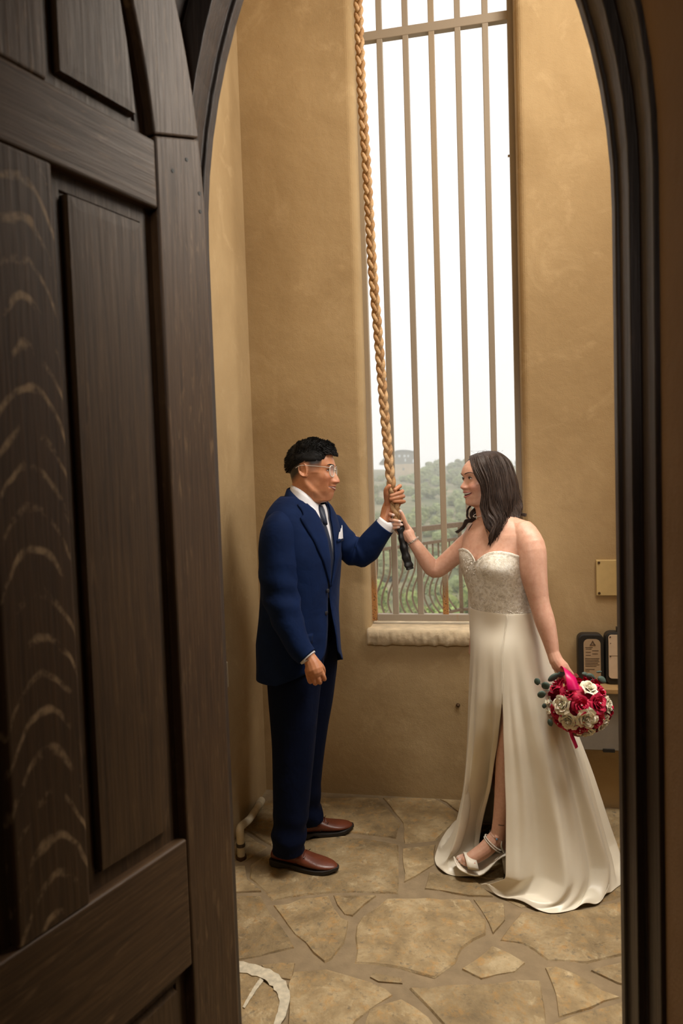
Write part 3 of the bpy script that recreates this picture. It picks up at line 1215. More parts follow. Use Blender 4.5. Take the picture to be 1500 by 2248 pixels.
far_meshes = [bush_mesh(s, False, 26, M_LEAF_FAR) for s in range(5)]
near_meshes = [bush_mesh(s + 20, True, 90, M_LEAF_NEAR) for s in range(4)]
rnd = random.Random(3)
spots = []
tries = 0
while len(spots) < 250 and tries < 12000:
    tries += 1
    y = 48 * (240 / 48) ** rnd.random()
    x = y * rnd.uniform(-.21, .12)
    s = rnd.uniform(1.0, 2.3) * (0.75 + y / 300)
    if any((x - q[0]) ** 2 + (y - q[1]) ** 2 < (0.92 * (s + q[2])) ** 2 for q in spots): continue
    if y > 190 and -.19 < x / y < -.06: continue
    if -.158 < x / y < -.078:
        v_ = Vector((x, y, hz(x, y) + s * 1.25)) - CAMP
        if CY - F * v_.dot(CU) / v_.dot(FWD) < 1040: continue
    dens = mnoise.noise((x * .05, y * .05, 7))
    if dens < -0.30: continue
    spots.append((x, y, s))
for x, y, s in spots:
    o = bpy.data.objects.new('hillside_bush', rnd.choice(far_meshes))
    C.objects.link(o)
    o.location = (x, y, hz(x, y) - s * .12)
    o.rotation_euler = (0, 0, rnd.uniform(0, 6.28))
    o.scale = (s, s, s * rnd.uniform(.75, 1.05))
    tag(o, 'hazy grey-green scrub bush on the hillside seen through the grille', 'bush', 'scrub bushes on the far hillside')
nspots = []
tries = 0
while len(nspots) < 36 and tries < 4000:
    tries += 1
    y = rnd.uniform(24, 46)
    x = y * rnd.uniform(-.20, .12)
    s = rnd.uniform(1.1, 2.0)
    if any((x - q[0]) ** 2 + (y - q[1]) ** 2 < (1.0 * (s + q[2])) ** 2 for q in nspots): continue
    nspots.append((x, y, s))
for x, y, s in nspots:
    o = bpy.data.objects.new('green_bush', rnd.choice(near_meshes))
    C.objects.link(o)
    o.location = (x, y, hz(x, y) - s * .12)
    o.rotation_euler = (0, 0, rnd.uniform(0, 6.28))
    o.scale = (s, s, s * rnd.uniform(.8, 1.1))
    tag(o, 'bright yellow-green bush below the balcony railing', 'bush', 'bright bushes below the balcony')

# ------------------------------------------------------------------ house on the ridge
M_SIDING = plain('grey_siding', srgb(140, 138, 128), 0.8, var=0.05)
M_BASE = plain('beige_stone_base', srgb(206, 184, 152), 0.9, var=0.1, scale=.8)
M_ROOF = plain('grey_metal_roof', srgb(138, 140, 138), 0.6)
M_PANE = plain('pale_window_glass', srgb(222, 228, 232), 0.2)
YHs = 212.0
hA = on_y(831, 1020, YHs)
hB = on_y(916, 1000, YHs)
ztop = on_y(880, 990, YHs).z
zmid = on_y(880, 1019, YHs).z
zbase = on_y(880, 1036, YHs).z
house = empty('hill_house', ((hA.x + hB.x) / 2, YHs, zbase), label='grey arched-roof house on a beige base on the ridge', cat='house')
hx0, hx1 = hA.x + .3, hB.x
hc = lerp(hx0, hx1, .62)
top = []
for k in range(15):
    u = k / 14
    x = lerp(hx0, hx1, u)
    top.append((x, lerp(zmid + .4, ztop, 1) - (abs(u - .58) / .58) ** 2 * (ztop - zmid) * (.95 if u < .58 else .35)))
poly = [(hx0, zmid), (hx1, zmid)] + top[::-1]
o = MB().prism([(x, 0, z) for x, z in poly], (0, YHs, 0), (0, YHs + 9, 0)).build('wall', M_SIDING, house)
fix_normals(o)
rows = [[(x, YHs - .5, z + .04) for x, z in top], [(x, YHs - .5, z + .34) for x, z in top], [(x, YHs + 9.5, z + .34) for x, z in top], [(x, YHs + 9.5, z + .04) for x, z in top]]
mb = MB()
mb.grid(rows + [rows[0]])
o = mb.build('roof', M_ROOF, house)
fix_normals(o)
MB().box((lerp(hx0, hx1, .3), YHs - .6, zbase - 3), (hx1 + .2, YHs + 9, zmid)).build('base', M_BASE, house)
for px, py, w_, h_ in ((877, 1001, 5, 5), (888.5, 1001, 5, 5), (896.5, 1001, 4, 5), (866, 1002, 4, 5), (908, 1012, 4, 7), (890, 1010, 3, 7)):
    c = on_y(px, py, YHs - .05)
    k = YHs / F / 2
    mb = MB().box((c.x - w_ * k, YHs - .12, c.z - h_ * k), (c.x + w_ * k, YHs + .05, c.z + h_ * k))
    mb.build('window', M_PANE, house)
for px, py, w_, h_ in ((886, 1030, 4, 5),):
    c = on_y(px, py, YHs - .65)
    k = YHs / F / 2
    MB().box((c.x - w_ * k, YHs - .72, c.z - h_ * k), (c.x + w_ * k, YHs - .55, c.z + h_ * k)).build('window', M_SIDING, house)

# ------------------------------------------------------------------ haze in the valley
t = NT('valley_haze')
t.t.nodes.remove(t.p)
vs = t.n('ShaderNodeVolumeScatter')
vs.inputs['Color'].default_value = (1, 1, 1, 1)
vs.inputs['Density'].default_value = 0.0031
vs.inputs['Anisotropy'].default_value = 0.0
t.l(vs.outputs[0], t.t.nodes['Material Output'].inputs['Volume'])
haze = MB().box((-160, 14, -40), (160, 330, 60)).build('haze', t.m, kind='stuff')
haze['label'] = 'pale haze hanging over the valley'
haze['category'] = 'haze'
# ================================================================== PEOPLE: shared tools
CRH = Vector((math.cos(YAW), math.sin(YAW), 0))      # to the right across the room
DH = Vector((-math.sin(YAW), math.cos(YAW), 0))      # away down the room


def fused(name, mb, voxel, smooth, mat, parent, deform=None, kind=None):
    """join overlapping closed shapes into one continuous skin"""
    o = mk(name, mb.v, mb.f, mat, parent)
    fix_normals(o)
    md = o.modifiers.new('fuse', 'REMESH')
    md.mode = 'VOXEL'
    md.voxel_size = voxel
    md.adaptivity = 0
    sm = o.modifiers.new('smooth', 'SMOOTH')
    sm.factor = 0.5
    sm.iterations = smooth
    dg = bpy.context.evaluated_depsgraph_get()
    me = bpy.data.meshes.new_from_object(o.evaluated_get(dg))
    o.modifiers.clear()
    old = o.data
    o.data = me
    bpy.data.meshes.remove(old)
    me.name = name
    me.polygons.foreach_set('use_smooth', [True] * len(me.polygons))
    return o


def coords(o):
    a = np.empty(len(o.data.vertices) * 3, np.float32)
    o.data.vertices.foreach_get('co', a)
    return a.reshape(-1, 3) + np.array(BASE[o.parent.name] if o.parent else (0, 0, 0), np.float32)


def set_coords(o, w):
    a = (w - np.array(BASE[o.parent.name] if o.parent else (0, 0, 0), np.float32)).astype(np.float32)
    o.data.vertices.foreach_set('co', a.ravel())
    o.data.update()


def tint(o, cols):
    at_ = o.data.color_attributes.new('tint', 'FLOAT_COLOR', 'POINT')
    c = np.ones((len(cols), 4), np.float32)
    c[:, :3] = cols
    at_.data.foreach_set('color', c.ravel())


def skin_mat(name, sss=0.12):
    t = NT(name)
    a = t.n('ShaderNodeVertexColor', layer_name='tint')
    v = t.coords()
    nz = t.noise(v, 60, 4, .6)
    c = t.mix(t.ramp(nz, [(.35, (0, 0, 0, 1)), (.7, (.25, .25, .25, 1))]), a.outputs[0], (.55, .20, .12, 1), 'MULTIPLY')
    nm = t.bump(t.noise(v, 420, 2), .08, .001)
    t.p.inputs['Subsurface Weight'].default_value = sss
    t.p.inputs['Subsurface Radius'].default_value = (1, .35, .2)
    t.p.inputs['Subsurface Scale'].default_value = .008
    return t.out(c, .46, nm)


class Head:
    smile = 0.0
    jaw = None
    mouth = (-.095, -.050)
    """head and neck lofted from a traced profile. local axes: x forward, y to the left, z up, origin between the ears"""

    def __init__(s, origin, fwd, up):
        s.o, s.f, s.u = origin, fwd.normalized(), up.normalized()
        s.l = s.u.cross(s.f).normalized()

    def w(s, x, y, z):
        return s.o + s.f * x + s.l * y + s.u * z

    def loc(s, W):
        d = W - np.array(s.o, np.float32)
        return np.stack([d @ np.array(s.f), d @ np.array(s.l), d @ np.array(s.u)], 1)

    def setup(s, prof, base, back, width, taper, sig, bumps):
        for nm, L in (('prof', prof), ('base', base), ('back', back), ('width', width), ('taper', taper), ('sig', sig)):
            L = sorted(L)
            setattr(s, nm, ([p[0] for p in L], [p[1] for p in L]))
        s.bumps = bumps
        s.z0, s.z1 = min(p[0] for p in back), max(p[0] for p in back)

    def pt(s, z, ph, off=0.0):
        b = interp(z, *s.base)
        k = interp(z, *s.back)
        W = interp(z, *s.width) + off
        b += off
        k -= off
        cx = (b + k) / 2
        af = (b - k) / 2
        c, sn = math.cos(ph), math.sin(ph)
        n = 2.25 if c <= 0 else lerp(2.25, 2.7, sstep(-.10, -.05, z) * (1 - sstep(.05, .09, z)))
        ex = math.copysign(abs(c) ** (2 / n), c)
        ey = math.copysign(abs(sn) ** (2 / n), sn)
        x = cx + af * ex
        y = W * ey
        if c > 0:
            y *= 1 - interp(z, *s.taper) * ex * ex
            zz = z
            if s.mouth[0] < z < s.mouth[1]:
                m_ = sstep(s.mouth[0], s.mouth[0] + .008, z) * (1 - sstep(s.mouth[1] - .006, s.mouth[1], z))
                zz = z - s.smile * m_ * min(abs(y), .030) ** 2
            d = interp(zz, *s.prof) - interp(z, *s.base)
            g = interp(z, *s.sig)
            x += d * math.exp(-(y / g) ** 2)
            for bx, by, bz, sy, sz in s.bumps:
                e = ((abs(y) - by) / sy) ** 2 + ((z - bz) / sz) ** 2
                if e < 9:
                    x += bx * math.exp(-e) * min(1, c * 2.5)
        if s.jaw and -.16 < z < -.01 and sn != 0:
            (x0, z0), (x1, z1) = s.jaw
            L_ = math.hypot(x1 - x0, z1 - z0)
            d = ((x - x0) * (z1 - z0) - (z - z0) * (x1 - x0)) / L_       # + below and behind the jaw line
            u = ((x - x0) * (x1 - x0) + (z - z0) * (z1 - z0)) / L_ ** 2
            k = sstep(-.15, .15, u) * (1 - sstep(.85, 1.1, u))
            d = -d
            y *= 1 + k * (.045 * math.exp(-((d + .004) / .012) ** 2) - .085 * sstep(.0, .016, d) * (1 - sstep(.035, .075, d)))
        return x, y, z

    def surf(s, y, z, off=0.0):
        """point of the face at lateral y and height z, pushed out by off"""
        lo, hi = 0.0, 1.45
        t = abs(y)
        for _ in range(22):
            m_ = (lo + hi) / 2
            if abs(s.pt(z, m_)[1]) < t: lo = m_
            else: hi = m_
        x, yy, _z = s.pt(z, (lo + hi) / 2)
        k = min(1.0, t / .05)
        return s.w(x + off * (1 - .35 * k), (yy + off * .8 * k) * (1 if y >= 0 else -1), z)

    def surf_x(s, y, z):
        return (s.surf(y, z) - s.o).dot(s.f)

    def overlay(s, name, mat, parent, half, lower, upper, off, n=21, m=5, dome=0.0, thick=.0006):
        """patch on the face between two curves lower(y), upper(y)"""
        rows = []
        for j in range(m):
            q = j / (m - 1)
            rows.append([s.surf(y, lerp(lower(y), upper(y), q), off + dome * math.sin(math.pi * q) * math.cos(y / half * 1.5)) for y in np.linspace(-half, half, n)])
        return patch(name, rows, mat, parent, thick)

    def brow(s, parent, mat, side, pts, off=.0012):
        """pts: (y, z, half thickness)"""
        rows = []
        for j in (-1, -.3, .3, 1):
            rows.append([s.surf(side * y, z + h * j, off * (1 - .4 * abs(j))) for y, z, h in pts])
        return patch('eyebrow', rows, mat, parent, .0010)

    def loft(s, mb, nz=150, nph=150):
        rows = []
        for z in np.linspace(s.z0, s.z1, nz):
            rows.append([s.w(*s.pt(z, 2 * math.pi * k / nph)) for k in range(nph)])
        n0 = len(mb.v)
        mb.grid(rows, closed=True)
        mb.f.append(tuple(n0 + k for k in range(nph - 1, -1, -1)))
        mb.f.append(tuple(n0 + (nz - 1) * nph + k for k in range(nph)))

    def ear(s, mb, side, x0=-.006, z0=.002, h=.031, wd=.0175, y=.070, tilt=.18):
        def q(a, b, out):
            xx = a * math.cos(tilt) - b * math.sin(tilt) * -1 * -1
            zz = a * math.sin(tilt) + b * math.cos(tilt)
            return s.w(x0 + xx, side * (y + out), z0 + zz)
        # flap, helix, antihelix, lobe, tragus
        fl = []
        for k in range(13):
            w_ = math.radians(60 - 270 * k / 12)
            fl.append((math.cos(w_) * wd * (1 if math.cos(w_) < 0 else .75), math.sin(w_) * h * (1 if math.sin(w_) > 0 else .82)))
        hel = [q(a, b, .0125 - .006 * (a / wd)) for a, b in fl]
        mb.capsule(hel, [.0026] + [.0036] * 11 + [.003], 8)
        mb.capsule([q(a * .62 - .001, b * .66, .0085 - .005 * (a / wd)) for a, b in fl[1:11]], [.0028] * 10, 8)
        mb.ball(q(-.001, -.001, .002), 1, 12, 8, (wd * .9, .0045, h * .85), rot=Matrix((s.f, s.l, s.u)).transposed().to_3x3())
        mb.ball(q(.004, -h * .80, .006), .0065, 10, 7)
        mb.ball(q(wd * .72, -.004, .006), .0042, 8, 6)


def eye_part(H, side, y, z, x, gaze, open_up, open_dn, parent, M_scl, M_iris, M_lash, r=.0125, lash=.0011):
    """almond patch of eye with iris and lash line, lying on the eyeball bulge"""
    c = (x, side * y, z)

    def sp(az, el, rr):
        return H.w(c[0] + rr * math.cos(el) * math.cos(az), c[1] + rr * math.cos(el) * math.sin(az), c[2] + rr * math.sin(el))
    N = 14
    rows = []
    az0, az1 = math.radians(-52), math.radians(52)
    for j in range(7):
        row = []
        for i in range(N + 1):
            u = i / N
            az = lerp(az0, az1, u) + side * math.radians(14)
            k = math.sin(math.pi * u) ** .8
            el = lerp(-open_dn * k, open_up * k, j / 6)
            row.append(sp(az, el, r * 1.02))
        rows.append(row)
    mb = MB()
    mb.grid(rows)
    e = mb.build('eye', M_scl, parent, smooth=True)
    mb = MB()
    rows = []
    for j in range(7):
        row = []
        for i in range(13):
            w_ = math.pi * 2 * i / 12
            rr = math.radians(24) * j / 6
            el = max(-open_dn * .96, min(open_up * .96, rr * math.sin(w_)))
            row.append(sp(gaze + rr * math.cos(w_), el, r * 1.035))
        rows.append(row)
    mb.grid(rows)
    mb.build('iris', M_iris, e, smooth=True)
    mb = MB()
    up = [sp(lerp(az0, az1, i / N) + side * math.radians(14), open_up * math.sin(math.pi * i / N) ** .8, r * 1.05) for i in range(N + 1)]
    mb.tube(up, [lash * (.5 + .7 * math.sin(math.pi * i / N)) for i in range(N + 1)], 6)
    if lash > .0012:
        for i in range(2, N, 1):
            a = up[i]
            az = lerp(az0, az1, i / N) + side * math.radians(14)
            el = open_up * math.sin(math.pi * i / N) ** .8
            mb.tube([a, sp(az * 1.04, el + .06, r * 1.16), sp(az * 1.09, el + .24, r * 1.30)], [.0006, .0004, .0001], 5)
    mb.build('lashes', M_lash, parent)
    return e


M_SCLERA = plain('eye_white', srgb(226, 214, 204), 0.25, var=0.02)
M_IRIS = plain('dark_brown_iris', (0.02, 0.011, 0.007, 1), 0.15)
M_LASH = plain('black_lashes', (0.008, 0.006, 0.006, 1), 0.6)
M_SKIN_M = skin_mat('tan_skin')
M_SKIN_W = skin_mat('fair_skin')


def hair_mat(name, a, b, rough=.35, sc=(90, 90, 6)):
    t = NT(name)
    g = t.noise(t.coords(sc), 3.0, 4, .6)
    c = t.ramp(g, [(.3, a), (.75, b)])
    return t.out(c, rough, t.bump(g, .4, .003))


M_HAIR_M = hair_mat('black_hair', (.0016, .0014, .0014, 1), (.0045, .004, .004, 1), .6, (120, 120, 120))
M_HAIR_M.node_tree.nodes['Principled BSDF'].inputs['Specular IOR Level'].default_value = .22
M_HAIR_W = hair_mat('dark_brown_hair', (.014, .008, .006, 1), (.062, .034, .022, 1), .50)
M_HAIR_W.node_tree.nodes['Principled BSDF'].inputs['Specular IOR Level'].default_value = .3


def cloth(name, col, rough=.85, sheen=.3, weave=420, var=.14, bump=.18, fold=0.0):
    t = NT(name)
    v = t.coords()
    nz = t.noise(v, 14, 4, .6)
    c1 = tuple(q * (1 - var) for q in col[:3]) + (1,)
    c2 = tuple(min(1, q * (1 + var)) for q in col[:3]) + (1,)
    c = t.ramp(nz, [(.3, c1), (.7, c2)])
    n1 = t.bump(t.noise(v, 9, 3, .5, .4), fold, .03) if fold else None
    nm = t.bump(t.noise(v, weave, 2), bump, .001, n1)
    t.p.inputs['Sheen Weight'].default_value = sheen
    t.p.inputs['Sheen Roughness'].default_value = .4
    return t.out(c, rough, nm)


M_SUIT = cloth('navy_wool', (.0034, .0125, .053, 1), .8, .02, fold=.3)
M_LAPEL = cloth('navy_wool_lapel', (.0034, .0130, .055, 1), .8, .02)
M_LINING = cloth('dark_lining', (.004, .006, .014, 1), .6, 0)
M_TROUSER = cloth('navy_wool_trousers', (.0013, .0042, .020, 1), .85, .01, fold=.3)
for m_ in (M_SUIT, M_LAPEL, M_TROUSER): m_.node_tree.nodes['Principled BSDF'].inputs['Specular IOR Level'].default_value = .12
M_SHIRT = cloth('white_shirt', srgb(226, 224, 228), .7, .1, var=.03)
M_TIE = cloth('navy_silk_tie', (.004, .011, .034, 1), .5, .05)
M_SHOE = plain('brown_shoe_leather', srgb(104, 52, 34), .33, var=.25, scale=18, bump=.12, bscale=160)
M_SOLE = plain('dark_shoe_sole', (.014, .010, .008, 1), .6)
M_BUTTON = plain('dark_button', (.01, .012, .02, 1), .35)
M_CLEAR = plain('clear_acetate', srgb(226, 218, 206), .18, var=.02)
M_CLEAR.node_tree.nodes['Principled BSDF'].inputs['Transmission Weight'].default_value = .55
def clearer(m, k):
    t_ = m.node_tree
    a = t_.nodes.new('ShaderNodeBsdfTransparent')
    x = t_.nodes.new('ShaderNodeMixShader')
    x.inputs[0].default_value = k
    t_.links.new(a.outputs[0], x.inputs[1])
    t_.links.new(t_.nodes['Principled BSDF'].outputs[0], x.inputs[2])
    t_.links.new(x.outputs[0], t_.nodes['Material Output'].inputs[0])


M_CLEAR.node_tree.nodes['Principled BSDF'].inputs['Transmission Weight'].default_value = 0
clearer(M_CLEAR, .62)
M_LENS = plain('spectacle_lens', (.98, .99, 1, 1), .02, var=0)
_t = M_LENS.node_tree
_tr = _t.nodes.new('ShaderNodeBsdfTransparent')
_mx = _t.nodes.new('ShaderNodeMixShader')
_mx.inputs[0].default_value = .07
_t.links.new(_tr.outputs[0], _mx.inputs[1])
_t.links.new(_t.nodes['Principled BSDF'].outputs[0], _mx.inputs[2])
_t.links.new(_mx.outputs[0], _t.nodes['Material Output'].inputs[0])
M_GOLD = plain('pale_gold', srgb(214, 178, 118), .3, .9)
M_PEARL = plain('white_pearl', srgb(238, 230, 218), .22, var=.03)


def patch(name, pts_rows, mat, parent, thick=.0025):
    mb = MB()
    mb.grid(pts_rows)
    o = mb.build(name, mat, parent, smooth=True)
    solidify(o, thick, 0)
    return o




M_MOUTH = plain('mouth_inside', (.045, .010, .009, 1), .5)
M_TEETH = plain('teeth', srgb(240, 230, 218), .3, var=.02)
M_LIP_M = plain('lips_tan', (.30, .105, .075, 1), .45, var=.08)
M_LIP_W = plain('lips_rose', (.55, .20, .175, 1), .38, var=.08)
# ================================================================== THE MAN
gb = on_z(668, 1868, 0)
man = empty('person', (gb.x, gb.y, 0), label='man in navy suit and clear glasses holding the rope with his far hand', cat='person')
GD = 2.86
PS = math.radians(30)
gf = (CRH * math.cos(PS) - DH * math.sin(PS))
gl = Vector((0, 0, 1)).cross(gf)
hps = math.radians(13)
GH = Head(at(681, 1035.5, GD), CR * math.cos(hps) - FWD * math.sin(hps), CU)
K = .0002542


def gp(cx, cy):
    return ((cx - 600) * K, (640 - cy) * K)


prof = [(.1165, .02), (.108, .062), (.098, .080), (.080, .0915), (.0635, .0955), (.045, .101), (.033, .1045), (.025, .1065), (.014, .1065), (.004, .106), (-.004, .1085), (-.013, .1145),
        (-.024, .1215), (-.033, .1265), (-.041, .1285), (-.046, .1275), (-.050, .121), (-.0535, .112), (-.058, .1105), (-.0625, .1125), (-.0668, .1045), (-.069, .1045), (-.0725, .1085), (-.0775, .1088),
        (-.083, .105), (-.089, .1025), (-.096, .1015), (-.104, .099), (-.112, .0955), (-.119, .0905), (-.1235, .083), (-.127, .067), (-.130, .048), (-.136, .038), (-.15, .034), (-.25, .02)]
base = [(.1165, .02), (.108, .062), (.098, .080), (.080, .0915), (.0635, .0955), (.045, .1005), (.033, .1025), (.025, .1025), (.012, .0965), (0, .0945), (-.02, .0975), (-.04, .0985), (-.053, .099), (-.065, .097), (-.08, .0945),
        (-.096, .0915), (-.112, .086), (-.119, .081), (-.1235, .073), (-.127, .060), (-.130, .046), (-.136, .038), (-.15, .034), (-.25, .02)]
back_ = [(.1165, -.01), (.108, -.045), (.098, -.062), (.08, -.078), (.05, -.0905), (.02, -.0895), (0, -.085), (-.02, -.081), (-.045, -.0745), (-.06, -.074), (-.09, -.080), (-.13, -.09), (-.25, -.115)]
width = [(.1165, .018), (.108, .042), (.098, .052), (.08, .063), (.05, .0725), (.02, .0735), (0, .0725), (-.03, .0695), (-.06, .0665), (-.085, .0630), (-.102, .0565), (-.118, .0515), (-.135, .0505), (-.17, .054), (-.25, .064)]
taper = [(.12, .1), (.05, .16), (.0, .18), (-.03, .16), (-.06, .26), (-.09, .42), (-.115, .52), (-.13, .2), (-.25, .1)]
sig = [(.12, .05), (.03, .04), (.02, .020), (.005, .0085), (-.015, .0095), (-.03, .0125), (-.041, .0155), (-.047, .0165), (-.053, .014), (-.06, .020), (-.068, .024), (-.08, .021), (-.092, .022), (-.11, .024), (-.125, .03)]
bumps = [(-.0080, .031, .002, .0135, .0095), (.0045, .030, .021, .020, .0075), (.0075, .043, -.030, .018, .018), (.0080, .0165, -.0440, .0058, .0066), (-.0080, .0300, -.056, .0045, .014), (-.0075, .0265, -.0625, .005, .005), (.004, .037, -.066, .008, .013), (.005, .036, -.083, .012, .016)]
GH.smile = 8.5
GH.jaw = ((-.004, -.045), (.066, -.120))
GH.setup(prof, base, back_, width, taper, sig, bumps)
bd = MB()
GH.loft(bd)
for s_ in (-1, 1): GH.ear(bd, s_)
for s_ in (-1, 1):
    GEX = GH.surf_x(.030, .002) - .0092 + .003
    bd.ball(GH.w(GEX, s_ * .030, .002), .0112, 14, 10)
# neck base, shoulders and chest beneath the clothes, arms, hands
tc = lambda py, cx=664, d=GD: at(cx, py, d)
bd.tube([GH.w(-.03, 0, -.13), tc(1112, 660), tc(1140, 660), tc(1200, 662), tc(1300, 658), tc(1400, 657)],
        [(.056, .056), (.060, .07), (.075, .12), (.10, .15), (.095, .145), (.10, .15)], 24, up=gf)
SHN = tc(1160, 660) - gl * .155
SHF = tc(1146) + gl * .165
near_wrist = at(680, 1445, 2.625)
bd.capsule(smooth_path([SHN, at(613, 1200, 2.70), at(616, 1292, 2.68), at(634, 1365, 2.658), at(656, 1415, 2.638), near_wrist], 18), smooth_vals([.040, .043, .040, .037, .031, .026], 18), 24)
RD = 2.93
far_wrist = at(845, 1145, 2.945)
bd.capsule([SHF, at(790, 1208, 2.985), at(804, 1206, 2.975), far_wrist], [.04, .040, .038, .027], 24)


def fing(mb, pts, r0, r1):
    P = smooth_path([at(*p) for p in pts], 9)
    mb.capsule(P, [lerp(r0, r1, i / 8) for i in range(9)], 10)


# near hand: loose fist hanging at the thigh, back of the hand to us
bd.capsule([near_wrist, at(686, 1456, 2.62), at(691, 1470, 2.615)], [.026, .030, .034], 14)
for q in ((676, 1476), (685, 1477.5), (694, 1476), (703, 1471)):
    bd.capsule([at(684, 1449, 2.622), at(q[0], q[1] - 3, 2.612), at(q[0] + 1, q[1] + 4, 2.612)], [.020, .0135, .0115], 10)
bd.capsule([at(690, 1470, 2.635), at(692, 1484, 2.64)], [.026, .020], 12)
fing(bd, [(676, 1479, 2.610), (679, 1492, 2.608), (682, 1497, 2.628), (684, 1486, 2.645)], .0098, .0078)
fing(bd, [(686, 1481, 2.609), (690, 1496, 2.607), (693, 1500, 2.628), (693, 1488, 2.645)], .0104, .0084)
fing(bd, [(696, 1479, 2.610), (700.5, 1494, 2.607), (703, 1498, 2.628), (702, 1487, 2.645)], .0104, .0084)
fing(bd, [(705.5, 1473, 2.612), (711, 1486, 2.612), (712.5, 1491, 2.630), (709, 1482, 2.648)], .0098, .0080)
fing(bd, [(699, 1455, 2.64), (709, 1468, 2.652), (710, 1480, 2.664)], .0115, .009)
# far hand: palm behind the rope, fingers coming round its right side to the front, thumb up its left
bd.capsule([far_wrist, at(852, 1120, 2.955), at(862, 1096, 2.972)], [.0255, .029, .030], 14)
bd.capsule([at(850, 1126, 2.952), at(856, 1108, 2.962), at(868, 1084, 2.975)], [.024, .024, .018], 12)
bd.capsule([at(856, 1124, 2.952), at(872, 1106, 2.972)], [.022, .018], 12)
fing(bd, [(866, 1076, 2.972), (877.5, 1068, 2.955), (877, 1067.5, 2.915), (867, 1075.5, 2.897)], .0098, .0080)
fing(bd, [(869, 1086, 2.974), (883, 1078.5, 2.955), (879, 1081.5, 2.910), (859, 1088.5, 2.893)], .0104, .0084)
fing(bd, [(870, 1096, 2.974), (885.5, 1089.5, 2.955), (880, 1091, 2.909), (858.5, 1095.5, 2.893)], .0102, .0082)
fing(bd, [(870, 1106, 2.970), (887, 1101, 2.952), (881, 1100.5, 2.912), (865, 1100.5, 2.898)], .0092, .0074)
fing(bd, [(852, 1110, 2.944), (848.5, 1090, 2.925), (848, 1075, 2.912), (855, 1067, 2.905)], .0135, .0092)
body = fused('body', bd, .0022, 3, M_SKIN_M, man)
W = coords(body)
L = GH.loc(W)
x, y, z = L[:, 0], L[:, 1], L[:, 2]
ay = np.abs(y)
skin = np.array([.56, .245, .118])
col = np.tile(skin, (len(W), 1))


def blend(mask, c):
    global col
    mask = np.clip(mask, 0, 1)[:, None]
    col = col * (1 - mask) + np.array(c) * mask


G2 = lambda a, s_: np.exp(-(a / s_) ** 2)
hd = (z > -.14) & (z < .14)
fr = hd & (x > .055)
blend(.45 * G2(ay - .04, .022) * G2(z + .035, .02) * fr, (.46, .14, .07))
blend(.5 * G2(ay, .02) * G2(z + .044, .010) * fr, (.45, .13, .075))
# faded sides: short stubble below the hair
fade = hd & (x < .066) & (z > -.05)
edge = np.interp(x, [-.1, -.06, -.03, .0, .03, .055, .064, .068], [-.066, -.060, -.036, -.010, -.006, -.002, .010, .040])
f = np.clip((z - edge) / .036, 0, 1) ** 1.0
earm = np.exp(-(((x + .005) / .021) ** 4 + ((z - .001) / .034) ** 4)) * np.clip((ay - .066) / .006, 0, 1)
blend(.985 * f * fade * (1 - earm), (.012, .008, .007))
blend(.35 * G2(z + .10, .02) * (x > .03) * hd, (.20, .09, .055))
# nails and knuckles keep the skin tone; concha a little darker
tint(body, col)

# hair: short sides, brushed-up top with a fringe over the forehead
hb = MB()
rows = []
NPH, NT_ = 96, 26
for i in range(NT_ + 1):
    tt = i / NT_
    row = []
    for k in range(NPH):
        ph = 2 * math.pi * k / NPH
        c = math.cos(ph)
        ac = math.degrees(math.acos(max(-1, min(1, c))))
        zb = interp(ac, [0, 25, 38, 46, 55, 75, 95, 120, 150, 180], [.066, .066, .062, .046, .034, .031, .030, .012, -.014, -.020])
        zz = lerp(zb, .1160, tt ** .85)
        th = interp(ac, [0, 30, 45, 60, 90, 130, 180], [.020, .017, .006, .0035, .004, .008, .013]) * interp(tt, [0, .1, .35, 1], [.55, .9, 1.0, 1.0])
        th = max(th, interp(zz, [.075, .095, .116], [0, .013, .018]))
        th = lerp(-.0012, th, sstep(.0, .16, tt))
        X = GH.pt(zz, ph, 0)
        cx = Vector((-.002, 0, .03))
        d = (Vector(X) - cx).normalized()
        nz_ = mnoise.noise((X[0] * 110, X[1] * 110, X[2] * 60)) * .0035 * (tt > .05)
        P = Vector(X) + d * (th + nz_) + Vector((0, 0, interp(zz, [.09, .116], [0, .002])))
        row.append(GH.w(*P))
    rows.append(row)
hb.grid(rows, closed=True)
hb.f.append(tuple(NT_ * NPH + k for k in range(NPH)))
hairm = rows
rnd = random.Random(5)
topc = sum((Vector(q) for q in rows[NT_]), Vector((0, 0, 0))) / NPH + GH.u * .003
for n_ in range(5600):
    i = rnd.randint(3, NT_)
    k = rnd.randint(0, NPH - 1)
    ph = 2 * math.pi * k / NPH
    p = Vector(rows[i][k])
    if n_ % 4 == 0:
        i = NT_
        p = Vector(rows[i][k]).lerp(topc, math.sqrt(rnd.random()))
    ac = abs((math.degrees(ph) + 180) % 360 - 180)
    side_ = 42 < ac < 118 and i < 11
    out = (p - GH.w(-.002, 0, .03)).normalized()
    lx = (p - GH.o).dot(GH.f)
    fw = interp(lx, [-.09, -.05, 0, .05], [-.5, .15, .7, 1.0])
    comb = (GH.f * fw + GH.u * interp(lx, [-.09, -.05, 0], [-.5, .1, .25])).normalized()
    top_ = i > 12 or ac > 105
    d = (out * (.42 if top_ else .15) + comb * 1.0 + Vector((rnd.gauss(0, .16), rnd.gauss(0, .16), rnd.gauss(0, .16)))).normalized()
    if side_: d = (out * .10 - GH.f * .5 - GH.u * .75 + Vector((rnd.gauss(0, .15), rnd.gauss(0, .15), rnd.gauss(0, .15)))).normalized()
    Ln = rnd.uniform(.007, .013) * (1 if top_ else .6)
    hb.tube([p - out * .003, p + d * Ln * .5, p + d * Ln - out * .0005], [.0011, .0008, .0001], 4, cap=False)
